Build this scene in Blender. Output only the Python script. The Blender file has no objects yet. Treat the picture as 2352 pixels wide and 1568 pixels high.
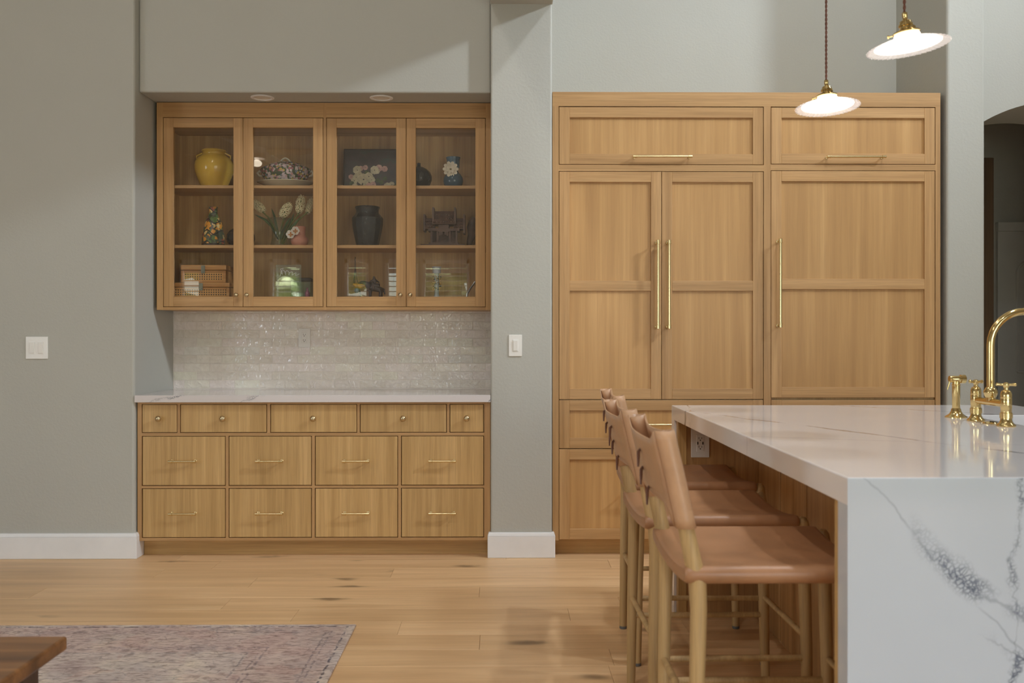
import bpy, bmesh, math, random
from mathutils import Vector, Matrix
R = random.Random(7)
sc = bpy.context.scene
COL = sc.collection
pi = math.pi

# ------------------------------------------------------------------ camera, world, big lights, exposure
F_PX, VPX, VPY, CAM_H = 2208.0, 1154.0, 770.0, 1.224
YAW = math.atan((1176 - VPX) / F_PX)
cam = bpy.data.cameras.new('camera')
cam_o = bpy.data.objects.new('camera', cam)
COL.objects.link(cam_o)
cam.sensor_width = 36.0
cam.lens = 36.0 * F_PX / 2352
cam.shift_y = -(784 - VPY) / 2352
cam.clip_start = 0.05
cam_o.location = (0, 0, CAM_H)
cam_o.rotation_euler = (pi / 2, 0, -YAW)
cam.dof.use_dof = True
cam.dof.focus_distance = 5.4
cam.dof.aperture_fstop = 4.5
sc.camera = cam_o

world = bpy.data.worlds.new('world')
sc.world = world
world.use_nodes = True
wn = world.node_tree
bg = wn.nodes['Background']
sky = wn.nodes.new('ShaderNodeTexSky')
sky.sky_type = 'NISHITA'
sky.sun_disc = False
sky.sun_elevation = math.radians(42)
sky.sun_rotation = math.radians(120)
wn.links.new(sky.outputs[0], bg.inputs[0])
bg.inputs[1].default_value = 0.55
sun = bpy.data.lights.new('sun', 'SUN')
sun.energy = 32
sun.angle = 0.01
sun_o = bpy.data.objects.new('sun', sun)
COL.objects.link(sun_o)
sun_o.rotation_euler = Vector((0.05, -math.cos(math.radians(70)), -math.sin(math.radians(70)))).to_track_quat('-Z', 'Y').to_euler()

def area(name, loc, target, sx, sy, power, col, disk=False):
    l = bpy.data.lights.new(name, 'AREA')
    l.shape = 'DISK' if disk else 'RECTANGLE'
    l.size = sx
    if not disk:
        l.size_y = sy
    l.energy = power
    l.color = col
    o = bpy.data.objects.new(name, l)
    COL.objects.link(o)
    o.location = loc
    d = Vector(target) - Vector(loc)
    o.rotation_euler = d.to_track_quat('-Z', 'Y').to_euler()
    return o

DAY = (0.82, 0.92, 1.0)
WARM = (1.0, 0.96, 0.91)
NEUT = (1.0, 0.93, 0.84)
CEIL = 5.6
# daylight: added soft fill behind the camera and from the left, clerestory window high on the right
area('sliding_door_daylight', (2.6, -2.93, 1.35), (2.6, 5, 1.2), 3.4, 2.3, 36, DAY)  # soft fill added behind the camera, at an assumed sliding door
area('left_fill_light', (-5.5, 0.3, 1.5), (2, 3.2, 1.0), 2.4, 1.6, 75, DAY)  # fill added to brighten island edge and stools; the side wall has no window
area('clerestory_daylight', (5.9, 2.45, 5.35), (0.5, 5.3, 2.7), 0.50, 0.42, 25, DAY).data.spread = math.radians(52)
# ceiling downlights
COOL = (0.90, 0.95, 1.0)
for x, y, p, c in ((-3.2, 1.2, 14, WARM), (-1.2, 1.2, 30, WARM), (-3.2, -1.2, 20, WARM), (-1.3, -1.2, 42, WARM),
                   (0.6, 0.2, 26, COOL), (2.35, 3.9, 38, COOL), (2.2, 2.6, 48, COOL)):
    area('downlight_beam', (x, y, CEIL - 0.03), (x, y + 0.25, 0), 0.16, 0.16, p, c, True)

vs = sc.view_settings
vs.view_transform = 'Standard'
vs.look = 'None'
vs.exposure = 0.0
vs.gamma = 1.0
vs.use_curve_mapping = False
sc.cycles.use_denoising = True
sc.cycles.max_bounces = 10
sc.cycles.diffuse_bounces = 5
sc.cycles.transparent_max_bounces = 24
sc.cycles.sample_clamp_indirect = 6.0

# ------------------------------------------------------------------ pixel <-> plane helper (measuring the photograph)
CT, ST = math.cos(YAW), math.sin(YAW)
def PX(px, Y):
    u = (px - 1176) / F_PX
    return Y * (u * CT + ST) / (CT - u * ST)
def PZ(py, Y, px=1154):
    yc = PX(px, Y) * ST + Y * CT
    return CAM_H - (py - VPY) / F_PX * yc
def SC(Y):
    return F_PX / Y

# ------------------------------------------------------------------ mesh building
class MB:
    def __init__(self):
        self.v, self.f, self.m, self.s = [], [], [], []
    def add(self, vs_, fs_, mat=0, smooth=False):
        b = len(self.v)
        self.v += [tuple(p) for p in vs_]
        for f in fs_:
            self.f.append(tuple(i + b for i in f)); self.m.append(mat); self.s.append(smooth)
        return self
    def box(self, x0, x1, y0, y1, z0, z1, mat=0):
        if x0 > x1: x0, x1 = x1, x0
        if y0 > y1: y0, y1 = y1, y0
        if z0 > z1: z0, z1 = z1, z0
        v = [(x0,y0,z0),(x1,y0,z0),(x1,y1,z0),(x0,y1,z0),(x0,y0,z1),(x1,y0,z1),(x1,y1,z1),(x0,y1,z1)]
        f = [(0,3,2,1),(4,5,6,7),(0,1,5,4),(1,2,6,5),(2,3,7,6),(3,0,4,7)]
        return self.add(v, f, mat)
    def cbox(self, c, s, mat=0, M=None):
        x, y, z = s[0]/2, s[1]/2, s[2]/2
        v = [Vector(p) for p in ((-x,-y,-z),(x,-y,-z),(x,y,-z),(-x,y,-z),(-x,-y,z),(x,-y,z),(x,y,z),(-x,y,z))]
        if M is not None: v = [M @ p for p in v]
        v = [p + Vector(c) for p in v]
        return self.add(v, [(0,3,2,1),(4,5,6,7),(0,1,5,4),(1,2,6,5),(2,3,7,6),(3,0,4,7)], mat)
    def lathe(self, prof, c=(0,0,0), n=32, mat=0, axis='z', smooth=True, sx=1.0, sy=1.0, mod=None, cap=True, rot=None):
        """prof: list of (radius, height)"""
        rings, vs_ = [], []
        for r, h in prof:
            ring = []
            for k in range(n):
                a = 2*pi*k/n
                rr = r if mod is None else mod(r, h, a)
                p = Vector((rr*math.cos(a)*sx, rr*math.sin(a)*sy, h))
                if axis == 'x': p = Vector((p.z, p.x, p.y))
                elif axis == 'y': p = Vector((p.x, p.z, -p.y))
                if rot is not None: p = rot @ p
                ring.append(len(vs_)); vs_.append(p + Vector(c))
            rings.append(ring)
        fs_ = []
        for a, b in zip(rings, rings[1:]):
            for k in range(n):
                fs_.append((a[k], a[(k+1) % n], b[(k+1) % n], b[k]))
        if cap:
            if prof[0][0] > 1e-6: fs_.append(tuple(reversed(rings[0])))
            if prof[-1][0] > 1e-6: fs_.append(tuple(rings[-1]))
        return self.add(vs_, fs_, mat, smooth)
    def tube(self, pts, r, n=12, mat=0, smooth=True, cap=True):
        pts = [Vector(p) for p in pts]
        rs = r if isinstance(r, (list, tuple)) else [r]*len(pts)
        vs_, rings = [], []
        up = None
        for i, p in enumerate(pts):
            t = (pts[min(i+1, len(pts)-1)] - pts[max(i-1, 0)]).normalized()
            if up is None:
                up = Vector((0,0,1)) if abs(t.z) < 0.9 else Vector((1,0,0))
            a = (up - t*up.dot(t)).normalized()
            b = t.cross(a); up = a
            ring = []
            for k in range(n):
                an = 2*pi*k/n
                ring.append(len(vs_)); vs_.append(p + (a*math.cos(an) + b*math.sin(an))*rs[i])
            rings.append(ring)
        fs_ = []
        for a, b in zip(rings, rings[1:]):
            for k in range(n):
                fs_.append((a[k], a[(k+1) % n], b[(k+1) % n], b[k]))
        if cap:
            fs_.append(tuple(reversed(rings[0]))); fs_.append(tuple(rings[-1]))
        return self.add(vs_, fs_, mat, smooth)
    def ball(self, c, r, n=12, m=8, mat=0, s=(1,1,1)):
        prof = [(math.sin(pi*i/m)*r, -math.cos(pi*i/m)*r) for i in range(m+1)]
        prof = [(max(a, 1e-5), b) for a, b in prof]
        k = len(self.v)
        self.lathe(prof, (0,0,0), n, mat, cap=False)
        for i in range(k, len(self.v)):
            p = self.v[i]; self.v[i] = (p[0]*s[0]+c[0], p[1]*s[1]+c[1], p[2]*s[2]+c[2])
        return self
    def sheet(self, rows, mat=0, smooth=True):
        n = len(rows[0]); vs_ = [p for r in rows for p in r]; fs_ = []
        for i in range(len(rows)-1):
            for j in range(n-1):
                fs_.append((i*n+j, i*n+j+1, (i+1)*n+j+1, (i+1)*n+j))
        return self.add(vs_, fs_, mat, smooth)
    def build(self, name, mats, parent=None, bevel=0.0, seg=2, solid=0.0, loc=None):
        me = bpy.data.meshes.new(name)
        off = Vector(ORG.get(parent.name, (0,0,0))) if parent is not None else Vector(loc or (0,0,0))
        me.from_pydata([tuple(Vector(p) - off) for p in self.v], [], self.f)
        if not isinstance(mats, (list, tuple)): mats = [mats]
        for m in mats: me.materials.append(m)
        me.polygons.foreach_set('material_index', self.m)
        me.polygons.foreach_set('use_smooth', self.s)
        me.update()
        if any(self.s): me.set_sharp_from_angle(angle=math.radians(38))
        o = bpy.data.objects.new(name, me)
        COL.objects.link(o)
        if parent is not None:
            o.parent = parent
        else:
            o.location = off
        ORG[o.name] = tuple(off)
        if bevel > 0:
            b = o.modifiers.new('bevel', 'BEVEL'); b.width = bevel; b.segments = seg
            b.limit_method = 'ANGLE'; b.angle_limit = math.radians(40)
            b.harden_normals = False
        if solid:
            s = o.modifiers.new('solid', 'SOLIDIFY'); s.thickness = solid; s.offset = 0
        return o
ORG = {}

def tag(o, label=None, cat=None, group=None, kind=None):
    if label: o['label'] = label
    if cat: o['category'] = cat
    if group: o['group'] = group
    if kind: o['kind'] = kind
    return o
def thing(name, loc, label, cat, group=None):
    o = bpy.data.objects.new(name, None); o.empty_display_size = 0.1
    COL.objects.link(o); o.location = loc; ORG[o.name] = tuple(loc)
    return tag(o, label, cat, group)
def copy_tree(o, parent=None):
    c = o.copy(); COL.objects.link(c)
    if parent is not None: c.parent = parent
    for ch in list(o.children): copy_tree(ch, c)
    return c

# ------------------------------------------------------------------ materials
def S(r, g, b, k=1.0):
    def f(c):
        c /= 255.0
        return (c/12.92 if c <= 0.04045 else ((c+0.055)/1.055)**2.4) * k
    return (f(r), f(g), f(b), 1.0)
class NT:
    def __init__(self, name):
        self.m = bpy.data.materials.new(name); self.m.use_nodes = True
        self.t = self.m.node_tree; self.b = self.t.nodes['Principled BSDF']
        self.out = self.t.nodes['Material Output']
    def n(self, kind, **kw):
        x = self.t.nodes.new(kind)
        for k, v in kw.items(): setattr(x, k, v)
        return x
    def l(self, a, b): self.t.links.new(a, b)
    def coord(self, which='Object', rnd=0.0):
        tc = self.n('ShaderNodeTexCoord')
        if not rnd: return tc.outputs[which]
        oi = self.n('ShaderNodeObjectInfo')
        ml = self.n('ShaderNodeMath', operation='MULTIPLY'); ml.inputs[1].default_value = rnd
        self.l(oi.outputs['Random'], ml.inputs[0])
        va = self.n('ShaderNodeVectorMath', operation='ADD')
        self.l(tc.outputs[which], va.inputs[0]); self.l(ml.outputs[0], va.inputs[1])
        return va.outputs[0]
    def scale(self, v, s):
        mp = self.n('ShaderNodeMapping'); mp.inputs['Scale'].default_value = s
        self.l(v, mp.inputs[0]); return mp.outputs[0]
    def noise(self, v, scale=1.0, detail=3.0, rough=0.5, dist=0.0):
        x = self.n('ShaderNodeTexNoise'); self.l(v, x.inputs['Vector'])
        x.inputs['Scale'].default_value = scale; x.inputs['Detail'].default_value = detail
        x.inputs['Roughness'].default_value = rough; x.inputs['Distortion'].default_value = dist
        return x.outputs['Fac']
    def voro(self, v, scale=1.0, feature='F1', out='Distance', rnd=1.0):
        x = self.n('ShaderNodeTexVoronoi', feature=feature); self.l(v, x.inputs['Vector'])
        x.inputs['Scale'].default_value = scale; x.inputs['Randomness'].default_value = rnd
        return x.outputs[out]
    def ramp(self, f, stops, interp='LINEAR'):
        x = self.n('ShaderNodeValToRGB'); x.color_ramp.interpolation = interp
        e = x.color_ramp.elements
        while len(e) < len(stops): e.new(0.5)
        for el, (p, c) in zip(e, stops):
            el.position = p; el.color = c if len(c) == 4 else (*c, 1)
        self.l(f, x.inputs[0]); return x.outputs[0]
    def mix(self, fac, a, b, blend='MIX'):
        x = self.n('ShaderNodeMix', data_type='RGBA', blend_type=blend)
        for sock, val in ((x.inputs[0], fac), (x.inputs[6], a), (x.inputs[7], b)):
            if hasattr(val, 'is_linked'): self.l(val, sock)
            else: sock.default_value = val
        return x.outputs[2]
    def math(self, op, a, b=None, clamp=False):
        x = self.n('ShaderNodeMath', operation=op); x.use_clamp = clamp
        for i, val in enumerate((a, b)):
            if val is None: continue
            if hasattr(val, 'is_linked'): self.l(val, x.inputs[i])
            else: x.inputs[i].default_value = val
        return x.outputs[0]
    def maprange(self, v, a, b, c=0.0, d=1.0):
        x = self.n('ShaderNodeMapRange', interpolation_type='SMOOTHSTEP'); self.l(v, x.inputs[0])
        for i, k in enumerate((a, b, c, d)): x.inputs[i+1].default_value = k
        return x.outputs[0]
    def xyz(self, v):
        x = self.n('ShaderNodeSeparateXYZ'); self.l(v, x.inputs[0]); return x.outputs
    def bump(self, h, strength=0.2, dist=0.002):
        x = self.n('ShaderNodeBump'); x.inputs['Strength'].default_value = strength
        x.inputs['Distance'].default_value = dist; self.l(h, x.inputs['Height'])
        self.l(x.outputs[0], self.b.inputs['Normal'])
    def set(self, col=None, rough=None, metal=None, **kw):
        if col is not None:
            if hasattr(col, 'is_linked'): self.l(col, self.b.inputs['Base Color'])
            else: self.b.inputs['Base Color'].default_value = col
        if rough is not None:
            if hasattr(rough, 'is_linked'): self.l(rough, self.b.inputs['Roughness'])
            else: self.b.inputs['Roughness'].default_value = rough
        if metal is not None: self.b.inputs['Metallic'].default_value = metal
        for k, v in kw.items(): self.b.inputs[k.replace('_', ' ')].default_value = v
        return self.m

def plain(name, col, rough=0.5, metal=0.0, var=0.06, nscale=8.0, bump=0.0, **kw):
    t = NT(name)
    f = t.noise(t.coord('Object', 5.0), nscale, 3)
    c2 = tuple(min(1, x*(1-var*2)) for x in col[:3]) + (1,)
    c3 = tuple(min(1, x*(1+var)) for x in col[:3]) + (1,)
    t.set(t.ramp(f, [(0.3, c2), (0.7, c3)]), rough, metal, **kw)
    if bump: t.bump(t.noise(t.coord(), nscale*6, 2), bump, 0.002)
    return t.m

def wood(name, cols, axis, across=22.0, along=0.7, rough=0.45, rnd=41.0, pore=0.86, fine=260.0, contrast=(0.3, 0.7), bump=0.06, spread=0.10):
    t = NT(name)
    v = t.coord('Object', rnd)
    sc1 = [across]*3; sc1['xyz'.index(axis)] = along
    sc2 = [fine]*3; sc2['xyz'.index(axis)] = fine/45
    sc3 = [across*4.5]*3; sc3['xyz'.index(axis)] = along*2
    n1 = t.noise(t.scale(v, sc1), 1.0, 4, 0.55, 0.4)
    base = t.ramp(n1, [(contrast[0], cols[0]), (0.5, cols[1]), (contrast[1], cols[2])])
    n3 = t.noise(t.scale(v, sc3), 1.0, 2, 0.5)
    base = t.mix(t.ramp(n3, [(0.38, (0.35,)*3), (0.62, (0,)*3)]), base, cols[0], 'MIX')
    n2 = t.noise(t.scale(v, sc2), 1.0, 2, 0.6)
    base = t.mix(1.0, base, t.ramp(n2, [(0.32, (pore,)*3), (0.52, (1.0,)*3)]), 'MULTIPLY')
    oi = t.n('ShaderNodeObjectInfo')
    base = t.mix(1.0, base, t.ramp(oi.outputs['Random'], [(0, (1-spread,)*3), (1, (1.0,)*3)]), 'MULTIPLY')
    t.set(base, rough)
    t.bump(n2, bump, 0.001)
    return t.m

K = 1.58
OAK = [S(147,116,71,K), S(165,133,86,K), S(177,145,98,K)]
FRM = [S(150,114,73,1.40), S(167,130,86,1.40), S(178,141,97,1.40)]
M_FRMV = wood('oak_frame_upright', FRM, 'z')
M_FRMH = wood('oak_frame_rail', FRM, 'x')
M_OAKV = wood('oak_vertical', OAK, 'z')
M_OAKH = wood('oak_horizontal', OAK, 'x')
M_OAKY = wood('oak_depth', OAK, 'y')
PANEL = [S(144,108,66,K), S(161,124,78,K), S(176,139,92,K)]
M_PANEL = wood('oak_veneer', PANEL, 'z', across=11, along=0.45, contrast=(0.26, 0.74), pore=0.93)
STOOLW = [S(150,122,82,1.45), S(166,137,93,1.45), S(180,151,106,1.45)]
M_STOOLW = wood('ash_wood', STOOLW, 'z', across=28, along=1.5, rough=0.5, rnd=9)
ISLW = [S(146,110,70,1.5), S(164,126,82,1.5), S(174,136,92,1.5)]
M_ISL = wood('island_oak', ISLW, 'z', across=26, pore=0.8)
M_WALNUT = wood('dark_walnut', [S(70,44,24,1.1), S(118,78,44,1.1), S(150,104,62,1.1)], 'x', across=9, along=0.8, rough=0.34)
M_WALNUTV = wood('dark_walnut_upright', [S(50,30,18), S(72,44,26), S(96,62,38)], 'z', across=14, rough=0.3)

def floor_mat():
    t = NT('oak_floor')
    v = t.coord('Object', 63.0)
    n1 = t.noise(t.scale(v, (0.9, 13, 13)), 1.0, 4, 0.55, 0.6)
    c = t.ramp(n1, [(0.28, S(174,140,102,1.56)), (0.5, S(187,154,115,1.56)), (0.72, S(196,165,127,1.56))])
    n2 = t.noise(t.scale(v, (3.5, 150, 150)), 1.0, 2, 0.6)
    c = t.mix(1.0, c, t.ramp(n2, [(0.3, (0.9,)*3), (0.55, (1,)*3)]), 'MULTIPLY')
    w = t.noise(v, 9, 2)
    wv = t.n('ShaderNodeVectorMath', operation='ADD'); t.l(t.scale(v, (2.1, 5.6, 1)), wv.inputs[0])
    sc_ = t.math('MULTIPLY', w, 0.25); t.l(sc_, wv.inputs[1])
    vd = t.voro(wv.outputs[0], 1.0)
    vc = t.voro(wv.outputs[0], 1.0, out='Color')
    pick = t.math('GREATER_THAN', t.xyz(vc)[0], 0.42)
    kn = t.math('MULTIPLY', t.maprange(vd, 0.24, 0.05), pick)
    c = t.mix(t.math('MULTIPLY', kn, 0.72), c, S(84,64,46,1.0))
    oi = t.n('ShaderNodeObjectInfo')
    c = t.mix(1.0, c, t.ramp(oi.outputs['Random'], [(0, (0.88,0.87,0.85)), (0.5, (0.96,0.96,0.96)), (1, (1.0,)*3)]), 'MULTIPLY')
    t.set(c, t.ramp(n1, [(0.3, (0.40,)*3), (0.7, (0.48,)*3)]))
    t.bump(n2, 0.08, 0.001)
    return t.m
M_FLOOR = floor_mat()

def wall_mat(name, col):
    t = NT(name)
    v = t.coord()
    f = t.noise(v, 1.4, 3)
    c2 = tuple(x*0.96 for x in col[:3]) + (1,)
    t.set(t.ramp(f, [(0.3, c2), (0.7, col)]), 0.62)
    h = t.noise(v, 85, 3, 0.55)
    t.bump(t.ramp(h, [(0.42, (0,)*3), (0.62, (1,)*3)]), 0.11, 0.003)
    return t.m
WALLC = S(163,162,155,1.28)
M_WALL = wall_mat('sage_grey_paint', WALLC)
M_CEIL = wall_mat('white_ceiling_paint', (0.74, 0.73, 0.70, 1))
M_TRIM = plain('white_trim_paint', (0.80, 0.79, 0.79, 1), 0.35, var=0.02)
M_PLATE = plain('white_plastic', (0.80, 0.78, 0.74, 1), 0.3, var=0.01)
M_SLOT = plain('dark_slot', S(40,36,30), 0.6)
M_BRASS = plain('polished_brass', (0.76, 0.57, 0.26, 1), 0.12, 1.0, var=0.03)
M_SATIN = plain('satin_brass', (0.80, 0.66, 0.38, 1), 0.26, 1.0, var=0.03)
M_KNOB = plain('aged_brass', (0.62, 0.50, 0.31, 1), 0.28, 1.0, var=0.04)
M_DARKMETAL = plain('dark_metal', S(50,44,38), 0.4, 0.6)
M_GREYPLASTIC = plain('grey_glide', S(110,108,106), 0.5)

def vein(t, p, n, k, width, wob=0.05, wscale=6.0):
    """1 on the wobbly plane n.p = k, 0 away from it"""
    d = t.n('ShaderNodeVectorMath', operation='DOT_PRODUCT'); t.l(p, d.inputs[0]); d.inputs[1].default_value = n
    ns = t.noise(p, wscale, 4, 0.6)
    w = t.math('MULTIPLY', t.math('SUBTRACT', ns, 0.5), wob*2)
    dd = t.math('ABSOLUTE', t.math('SUBTRACT', t.math('ADD', d.outputs['Value'], w), k))
    return t.maprange(dd, width, 0.0)
def quartz(name, thin, thick=(), base=S(214,207,204,1.0), vc=S(104,108,118), rough=0.07):
    """thin: list of (normal, k, width, strength); thick: cracked bands"""
    t = NT(name)
    p = t.coord('Object')
    c = t.ramp(t.noise(p, 3, 3), [(0.3, tuple(x*0.97 for x in base[:3])), (0.7, base)])
    for n, k, w, s in thin:
        m = t.math('MULTIPLY', vein(t, p, n, k, w, 0.03, 5.0), t.maprange(t.noise(p, 7, 2), 0.35, 0.6))
        c = t.mix(t.math('MULTIPLY', m, s), c, vc)
    for n, k, w, s, lim in thick:
        wn = t.maprange(t.noise(p, 8.0, 2), 0.36, 0.62)
        band = t.math('MULTIPLY', vein(t, p, n, k, w, 0.05, 7.0), wn)
        dist = t.n('ShaderNodeVectorMath', operation='ADD'); t.l(p, dist.inputs[0])
        t.l(t.math('MULTIPLY', t.noise(p, 30, 2), 0.05), dist.inputs[1])
        e = t.voro(dist.outputs[0], 100.0, 'DISTANCE_TO_EDGE')
        crack = t.maprange(e, 0.22, 0.02, 0.12, 1.0)
        limn = t.n('ShaderNodeVectorMath', operation='DOT_PRODUCT'); t.l(p, limn.inputs[0]); limn.inputs[1].default_value = lim[0]
        lm = t.maprange(limn.outputs['Value'], lim[1], lim[2])
        m = t.math('MULTIPLY', t.math('MULTIPLY', band, crack), lm)
        c = t.mix(t.math('MULTIPLY', m, s, True), c, vc)
        core = t.math('MULTIPLY', vein(t, p, n, k, w*0.16, 0.055, 7.0), lm)
        c = t.mix(t.math('MULTIPLY', core, s*0.35), c, vc)
    t.set(c, rough)
    return t.m
def ln(x0, y0, x1, y1, ax='xy'):
    """plane through a line in the xy (or xz) plane: returns normal and k"""
    dx, dy = x1-x0, y1-y0; L = math.hypot(dx, dy)
    a, b = dy/L, -dx/L
    return ((a, b, 0) if ax == 'xy' else (a, 0, b)), a*x0 + b*y0

def glass_thin(name, tint=(1, 1, 1, 1), base=0.045, rough=0.0):
    t = NT(name)
    tr = t.n('ShaderNodeBsdfTransparent'); tr.inputs[0].default_value = tint
    gl = t.n('ShaderNodeBsdfGlossy'); gl.inputs['Roughness'].default_value = rough
    lw = t.n('ShaderNodeLayerWeight'); lw.inputs['Blend'].default_value = 0.5
    f = t.math('POWER', lw.outputs['Facing'], 5.0)
    f = t.math('ADD', t.math('MULTIPLY', f, 1-base), base)
    wob = t.n('ShaderNodeBump'); wob.inputs['Strength'].default_value = 0.06; wob.inputs['Distance'].default_value = 0.004
    t.l(t.noise(t.coord(), 3.0, 1), wob.inputs['Height'])
    t.l(wob.outputs[0], gl.inputs['Normal'])
    mx = t.n('ShaderNodeMixShader'); t.l(f, mx.inputs[0]); t.l(tr.outputs[0], mx.inputs[1]); t.l(gl.outputs[0], mx.inputs[2])
    t.l(mx.outputs[0], t.out.inputs[0])
    return t.m
M_PANE = glass_thin('door_glass', (0.985, 0.985, 0.98, 1), 0.06)
M_VGLASS = glass_thin('vase_glass', (0.84, 0.90, 0.84, 1), 0.12)
def rim_mat():
    t = NT('ruffled_glass')
    tr = t.n('ShaderNodeBsdfTransparent'); tr.inputs[0].default_value = (0.95, 0.93, 0.93, 1)
    tl = t.n('ShaderNodeBsdfTranslucent'); tl.inputs[0].default_value = (0.95, 0.90, 0.88, 1)
    m1 = t.n('ShaderNodeMixShader'); m1.inputs[0].default_value = 0.86
    t.l(tl.outputs[0], m1.inputs[1]); t.l(tr.outputs[0], m1.inputs[2])
    t.set((0.9, 0.87, 0.86, 1), 0.08)
    m2 = t.n('ShaderNodeMixShader'); m2.inputs[0].default_value = 0.18
    t.l(m1.outputs[0], m2.inputs[1]); t.l(t.b.outputs[0], m2.inputs[2]); t.l(m2.outputs[0], t.out.inputs[0])
    return t.m
M_RIMGLASS = rim_mat()

def tile_mat():
    t = NT('zellige_glaze')
    v = t.coord('Object', 77.0)
    oi = t.n('ShaderNodeObjectInfo')
    c = t.ramp(oi.outputs['Random'], [(0, S(212,205,196,1.22)), (0.35, S(216,210,203,1.22)), (0.65, S(220,212,208,1.22)), (0.85, S(220,217,204,1.22)), (1, S(213,210,205,1.22))])
    c = t.mix(0.5, c, t.ramp(t.noise(v, 30, 3), [(0.3, (0.80,0.78,0.74)), (0.7, (1, 1, 1))]), 'MULTIPLY')
    t.set(c, 0.10, Specular_IOR_Level=0.85)
    t.bump(t.noise(v, 30, 2, 0.55, 0.5), 0.8, 0.010)
    return t.m
M_TILE = tile_mat()
M_GROUT = plain('grey_grout', S(218,211,203,1.2), 0.7)

def leather_mat(name, col):
    t = NT(name)
    v = t.coord('Object', 3.0)
    f = t.noise(v, 9, 4, 0.6)
    c = t.ramp(f, [(0.25, tuple(x*0.80 for x in col[:3])), (0.55, col), (0.8, tuple(min(1, x*1.12) for x in col[:3]))])
    t.set(c, t.ramp(f, [(0.3, (0.33,)*3), (0.7, (0.45,)*3)]))
    t.bump(t.noise(v, 240, 2), 0.12, 0.001)
    return t.m
M_LEATHER = leather_mat('tan_leather', S(176,138,106,1.3))
M_SEAT = leather_mat('saddle_leather', S(152,110,78,1.3))
M_THONG = leather_mat('dark_thong', S(104,70,56,1.1))

def rug_mat(x1, y1):
    t = NT('faded_rug_wool')
    p = t.coord('Object')
    q = t.xyz(p)
    d = t.math('MINIMUM', t.math('SUBTRACT', x1, q[0]), t.math('SUBTRACT', y1, q[1]))
    wob = t.math('MULTIPLY', t.math('SUBTRACT', t.noise(p, 28, 2), 0.5), 0.014)
    d = t.math('ADD', d, wob)
    c = t.ramp(t.noise(p, 5, 4, 0.6), [(0.25, S(152,137,130,1.55)), (0.5, S(170,156,148,1.55)), (0.75, S(186,173,156,1.55))])
    brd = t.math('MULTIPLY', t.maprange(d, 0.36, 0.345), t.maprange(d, 0.03, 0.045))
    c = t.mix(t.math('MULTIPLY', brd, 0.35), c, S(176,144,136,1.25))
    mv = t.n('ShaderNodeVectorMath', operation='ADD'); t.l(p, mv.inputs[0]); t.l(t.math('MULTIPLY', t.noise(p, 18, 2), 0.09), mv.inputs[1])
    e = t.voro(mv.outputs[0], 13.0, 'DISTANCE_TO_EDGE')
    mot = t.math('MULTIPLY', t.maprange(e, 0.09, 0.02), t.maprange(t.noise(p, 24, 3), 0.46, 0.62))
    c = t.mix(t.math('MULTIPLY', mot, 0.40), c, S(104,92,88,1.1))
    vcol = t.voro(mv.outputs[0], 9.0, out='Color')
    pk = t.xyz(vcol)
    c = t.mix(t.math('MULTIPLY', t.math('GREATER_THAN', pk[0], 0.74), 0.13), c, S(168,110,98,1.2))
    c = t.mix(t.math('MULTIPLY', t.math('GREATER_THAN', pk[1], 0.82), 0.12), c, S(112,122,132,1.2))
    for a, b, s in ((0.028, 0.034, 0.75), (0.085, 0.090, 0.4), (0.105, 0.110, 0.4), (0.295, 0.302, 0.4), (0.315, 0.320, 0.4), (0.36, 0.365, 0.4)):
        line = t.math('MULTIPLY', t.maprange(d, a-0.003, a), t.maprange(d, b+0.003, b))
        line = t.math('MULTIPLY', line, t.maprange(t.noise(p, 45, 2), 0.42, 0.56))
        c = t.mix(t.math('MULTIPLY', line, s), c, S(66,62,82,1.0))
    st = t.noise(t.scale(p, (22, 90, 14)), 1.0, 4, 0.7, 0.6)
    c = t.mix(0.8, c, t.ramp(st, [(0.40, (0.52,0.47,0.45)), (0.52, (1,)*3), (0.7, (1.08,)*3)]), 'MULTIPLY')
    t.set(c, 0.95)
    t.bump(st, 0.6, 0.006)
    return t.m

# ------------------------------------------------------------------ THE ROOM
D = 5.30
YB = 5.325          # faces of the base and tall cabinets
YU = 5.58           # face of the wall cabinet
YN = 5.93           # back of the niche
XL = PX(309, D); XP0 = PX(1127, D); XP1 = PX(1268, D)
XA0 = PX(2175, D); XA1 = PX(2262, D)
SOFF = 2.575
def struct(mb, name, mats, bevel=0.0, seg=3):
    return tag(mb.build(name, mats, bevel=bevel, seg=seg), kind='structure')
XW0, XW1, YW0 = -5.6, 6.0, -3.0
struct(MB().box(XW0-0.2, XL, D, 6.1, 0, CEIL), 'wall_left', M_WALL, 0.014)
struct(MB().box(XL, XP0, D+0.064, 6.1, SOFF, CEIL), 'wall_header', M_WALL, 0.010)
struct(MB().box(XL, XP0, YN, 6.1, 0, SOFF), 'wall_niche', M_WALL)
struct(MB().box(XP0, XP1, D, 6.1, 0, CEIL), 'wall_pillar', M_WALL, 0.010)
struct(MB().box(XP0-0.004, XP1+0.004, YW0, D+0.02, 3.05, CEIL), 'wall_beam', M_WALL, 0.008)
struct(MB().box(XP1, XA0, 5.985, 6.1, 0, CEIL), 'wall_kitchen', M_WALL)
struct(MB().box(XA0, XA1, D, 6.1, 0, CEIL), 'wall_pier', M_WALL, 0.014)
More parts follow.
